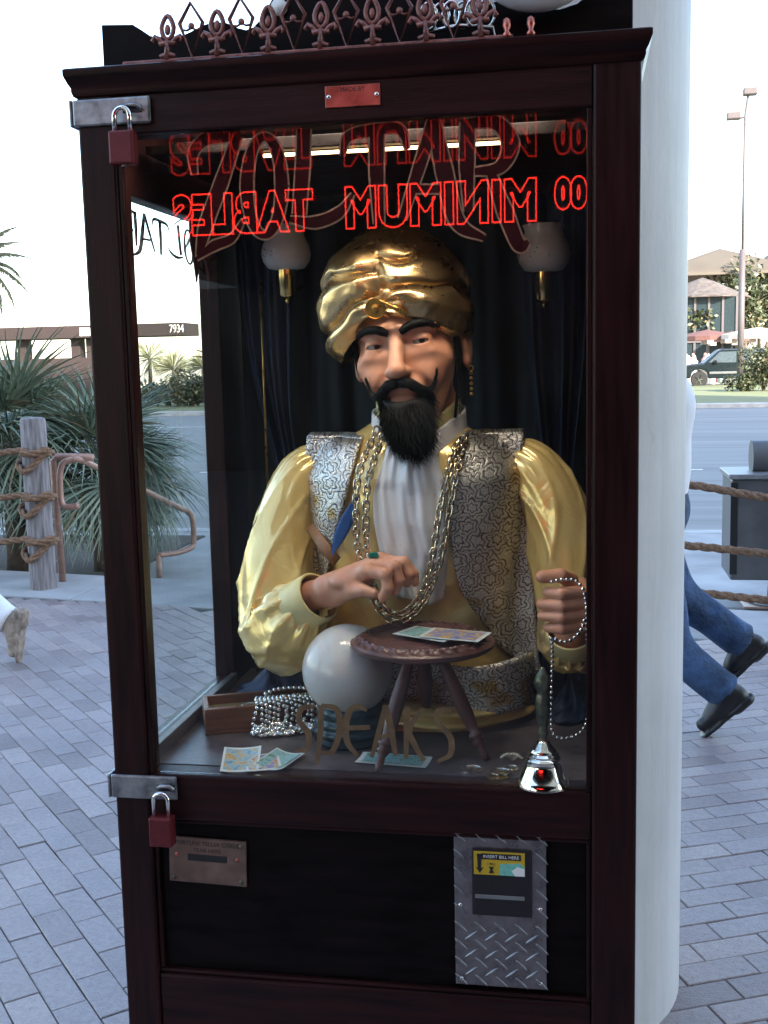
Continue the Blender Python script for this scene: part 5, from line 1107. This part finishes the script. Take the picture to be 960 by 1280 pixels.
# dark off-road car
def car():
    Y = 61; wf = at(876, 466, Y); zg = -.28; e = tag(empty('parked_car', (wf.x+1.4, Y, zg)), 'dark green off-road car half hidden behind the rounded bush', 'car'); e.scale = (1.12, 1.12, 1.16); cp_ = mat('dark_green_paint', (.004, .010, .013), .3, 0, var=.05, Coat_Weight=.3); gl_ = mat('car_glass', (.10, .13, .15), .06, .2); ty = mat('tyre_rubber', (.015, .015, .015), .8)
    prof = [(-2.3, .50), (-2.35, .80), (-2.25, 1.02), (-1.2, 1.12), (-.55, 1.66), (-.35, 1.74), (1.9, 1.74), (2.25, 1.15), (2.3, .55), (1.85, .42), (1.75, .75), (1.45, .86), (1.15, .75), (1.05, .42), (-1.0, .42), (-1.08, .75), (-1.4, .86), (-1.72, .75), (-1.82, .42)]
    MB().prism(prof, -.9, .9).build('body', cp_, e, bevel=.06)
    for P in ([(-1.0, 1.14), (-.50, 1.60), (.25, 1.62), (.25, 1.12)], [(.35, 1.12), (.35, 1.62), (1.75, 1.62), (2.0, 1.15)]): MB().prism(P, -.915, -.903).build('window', gl_, e)
    bx('side_trim', (-.95, -.935, .62), (1.0, -.9005, .72), W['steel'], e, .01); bx('mirror', (-.75, -1.05, 1.1), (-.6, -.9, 1.25), cp_, e, .03)
    for x in (-1.4, 1.45):
        wh = MB().lathe([(.2, -.12), (.36, -.12), (.38, -.08), (.38, .08), (.36, .12), (.2, .12)], (x, -.80, .38), 24, M=Matrix.Rotation(radians(90), 4, 'X')).build('wheel', ty, e, smooth=True, sharp=40)
        MB().lathe([(0, .10), (.05, .125), (.08, .105), (.24, .115), (.24, .10)], (x, -.80, .38), 20, rfun=lambda a, z: 1+.0*a, M=Matrix.Rotation(radians(90), 4, 'X')).build('rim', W['chrome'], wh, smooth=True)
        for k in range(5): a = k*2*pi/5; MB().tube([(x, -.93, .38), (x+.22*cos(a), -.925, .38+.22*sin(a))], .03, 6).build('spoke', W['chrome'], wh)
    bx('bumper', (-2.45, -.85, .45), (-2.30, .85, .66), W['black'], e, .04); MB().ball((-2.28, -.72, .86), (.06, .16, .10), 12, 8).build('headlight', W['chrome'], e, smooth=True)
car()
# resort across the road: tan tent roofs, thatched pavilion, parasols, people
W['tan'] = mat('tan_canvas', (.095, .078, .058), .8, var=.1, scale=.4); W['thatch'] = mat('grey_thatch', (.12, .10, .09), .95, var=.3, scale=2, stretch=(1, 1, 6), bump=.6, bscale=8, bdist=.05); W['darkglass'] = mat('dark_glazing', (.03, .045, .05), .15, var=.2)
def tent(cx_px, apex_py, base_py, wpx, Y, dpt, label):
    a = at(cx_px, apex_py, Y); l = at(cx_px-wpx, base_py, Y-dpt); e = tag(empty('tent_roof', (a.x, Y, -.16)), label, 'tent'); hw_ = wpx/FPX*(Y+1.6); hb = l.z+.16; ha = a.z+.16
    def fn(u, v):
        x = (u-.5)*2; y = (v-.5)*2; r = max(abs(x), abs(y)); z = hb+(ha-hb)*(1-r)**.85; return Vector((x*hw_, y*dpt, z))
    m_ = MB(); m_.grid(fn, 25, 25); m_.build('canvas', W['tan'], e, smooth=True, solid=.08)
    for sx in (-1, 1):
        for sy in (-1, 1): MB().tube([(sx*hw_, sy*dpt, 0), (sx*hw_, sy*dpt, hb)], .12, 8).build('mast', W['lampgrey'], e)
tent(900, 311, 346, 84, 96, 5, 'tan canvas tent roof with a low peak above the thatched pavilion'); tent(990, 296, 352, 60, 108, 6, 'larger tan tent roof rising behind the street lamp')
def pavilion():
    Y = 88; a = at(878, 347, Y); b = at(908, 371, Y); e = tag(empty('thatched_pavilion', (a.x, Y, -.16)), 'thatched pavilion with dark glazed front below the tan tents', 'building'); zr = b.z+.16; zt = a.z+.16; w_ = b.x-a.x
    m_ = MB(); m_.lathe([(w_*2.0, zr-.1), (w_*2.0, zr), (w_*1.3, zr+(zt-zr)*.35), (w_*.5, zr+(zt-zr)*.8), (0, zt)], seg=10); m_.build('roof', W['thatch'], e)
    bx('glazing', (-w_*1.6, -w_*1.5, 0), (w_*1.3, w_, zr-.11), W['darkglass'], e, 0)
    for k in range(6): x = -w_*1.6+k*w_*.56; bx('mullion', (x, -w_*1.5-.1, 0), (x+.16, -w_*1.5-.001, zr-.11), W['lampgrey'], e, 0)
    bx('transom', (-w_*1.6, -w_*1.5-.13, (zr)*.42), (w_*1.3, -w_*1.5-.101, zr*.42+.2), W['lampgrey'], e, 0)
pavilion()
W['awning'] = mat('red_awning', (.13, .06, .05), .8, var=.1); W['awn2'] = mat('cream_awning', (.40, .37, .33), .8, var=.05)
for k, (px_, py_, Y, rr, m2, lab) in enumerate(((884, 412, 80, 1.9, 'awning', 'red and white stall roof below the thatched pavilion'), (948, 409, 78, 2.4, 'awn2', 'cream stall roof behind the rounded bush'), (915, 414, 84, 1.6, 'awning', 'small red stall roof between pavilion and lamp post'))):
    p = at(px_, py_, Y); e = tag(empty('market_stall', (p.x, Y, -.16)), lab, 'stall'); h = p.z+.16; MB().lathe([(rr, h-.75), (rr, h-.45), (rr*.5, h-.18), (0, h)], seg=12).build('roof', W[m2], e); MB().tube([(0, 0, 0), (0, 0, h)], .06, 6).build('pole', W['lampgrey'], e)
    for j in range(12): a = j*2*pi/12; bx('valance_scallop', (rr*cos(a)-.2, rr*sin(a)-.2, h-1.0), (rr*cos(a)+.2, rr*sin(a)+.2, h-.752), W['awn2'], e, 0) if j % 2 else None
cm = MB(); cm2 = MB(); cm3 = MB()
for k in range(46):
    Y = random.uniform(66, 78); p = at(random.uniform(850, 985), 450, Y); m_ = (cm, cm2, cm3)[k % 3]; h = random.uniform(1.55, 1.85); m_.tube([(p.x, Y, -.28), (p.x, Y, .5*h-.28), (p.x, Y, .8*h-.28), (p.x, Y, .86*h-.28)], [.13, .17, .22, .07], 8); m_.ball((p.x, Y, .93*h-.28), (.10, .11, .13), 8, 6)
for m_, c in ((cm, W['whitecotton']), (cm2, mat('pink_shirts', (.55, .25, .22), .8, var=.2)), (cm3, mat('pale_blue_shirts', (.35, .48, .58), .8, var=.2))): tag(m_.build('crowd', c, smooth=True), 'far crowd of strollers in light clothes behind the car', 'crowd', kind='stuff')
for k, (px_, py_, Y, r, n) in enumerate(((925, 372, 92, 3.2, 1500), (955, 378, 95, 3.0, 1300), (905, 392, 90, 2.0, 700), (870, 398, 86, 1.3, 400))):
    p = at(px_, py_, Y); bush('leafy_tree', (p.x, Y, p.z), (r, r, r*.8), n*2, .24, ('dark leafy tree behind the street lamp', 'dark leafy tree beyond the cream stall roof', 'dark leafy tree in front of the pavilion glazing', 'small dark tree against the pavilion corner')[k], 20+k, 'tree', None)
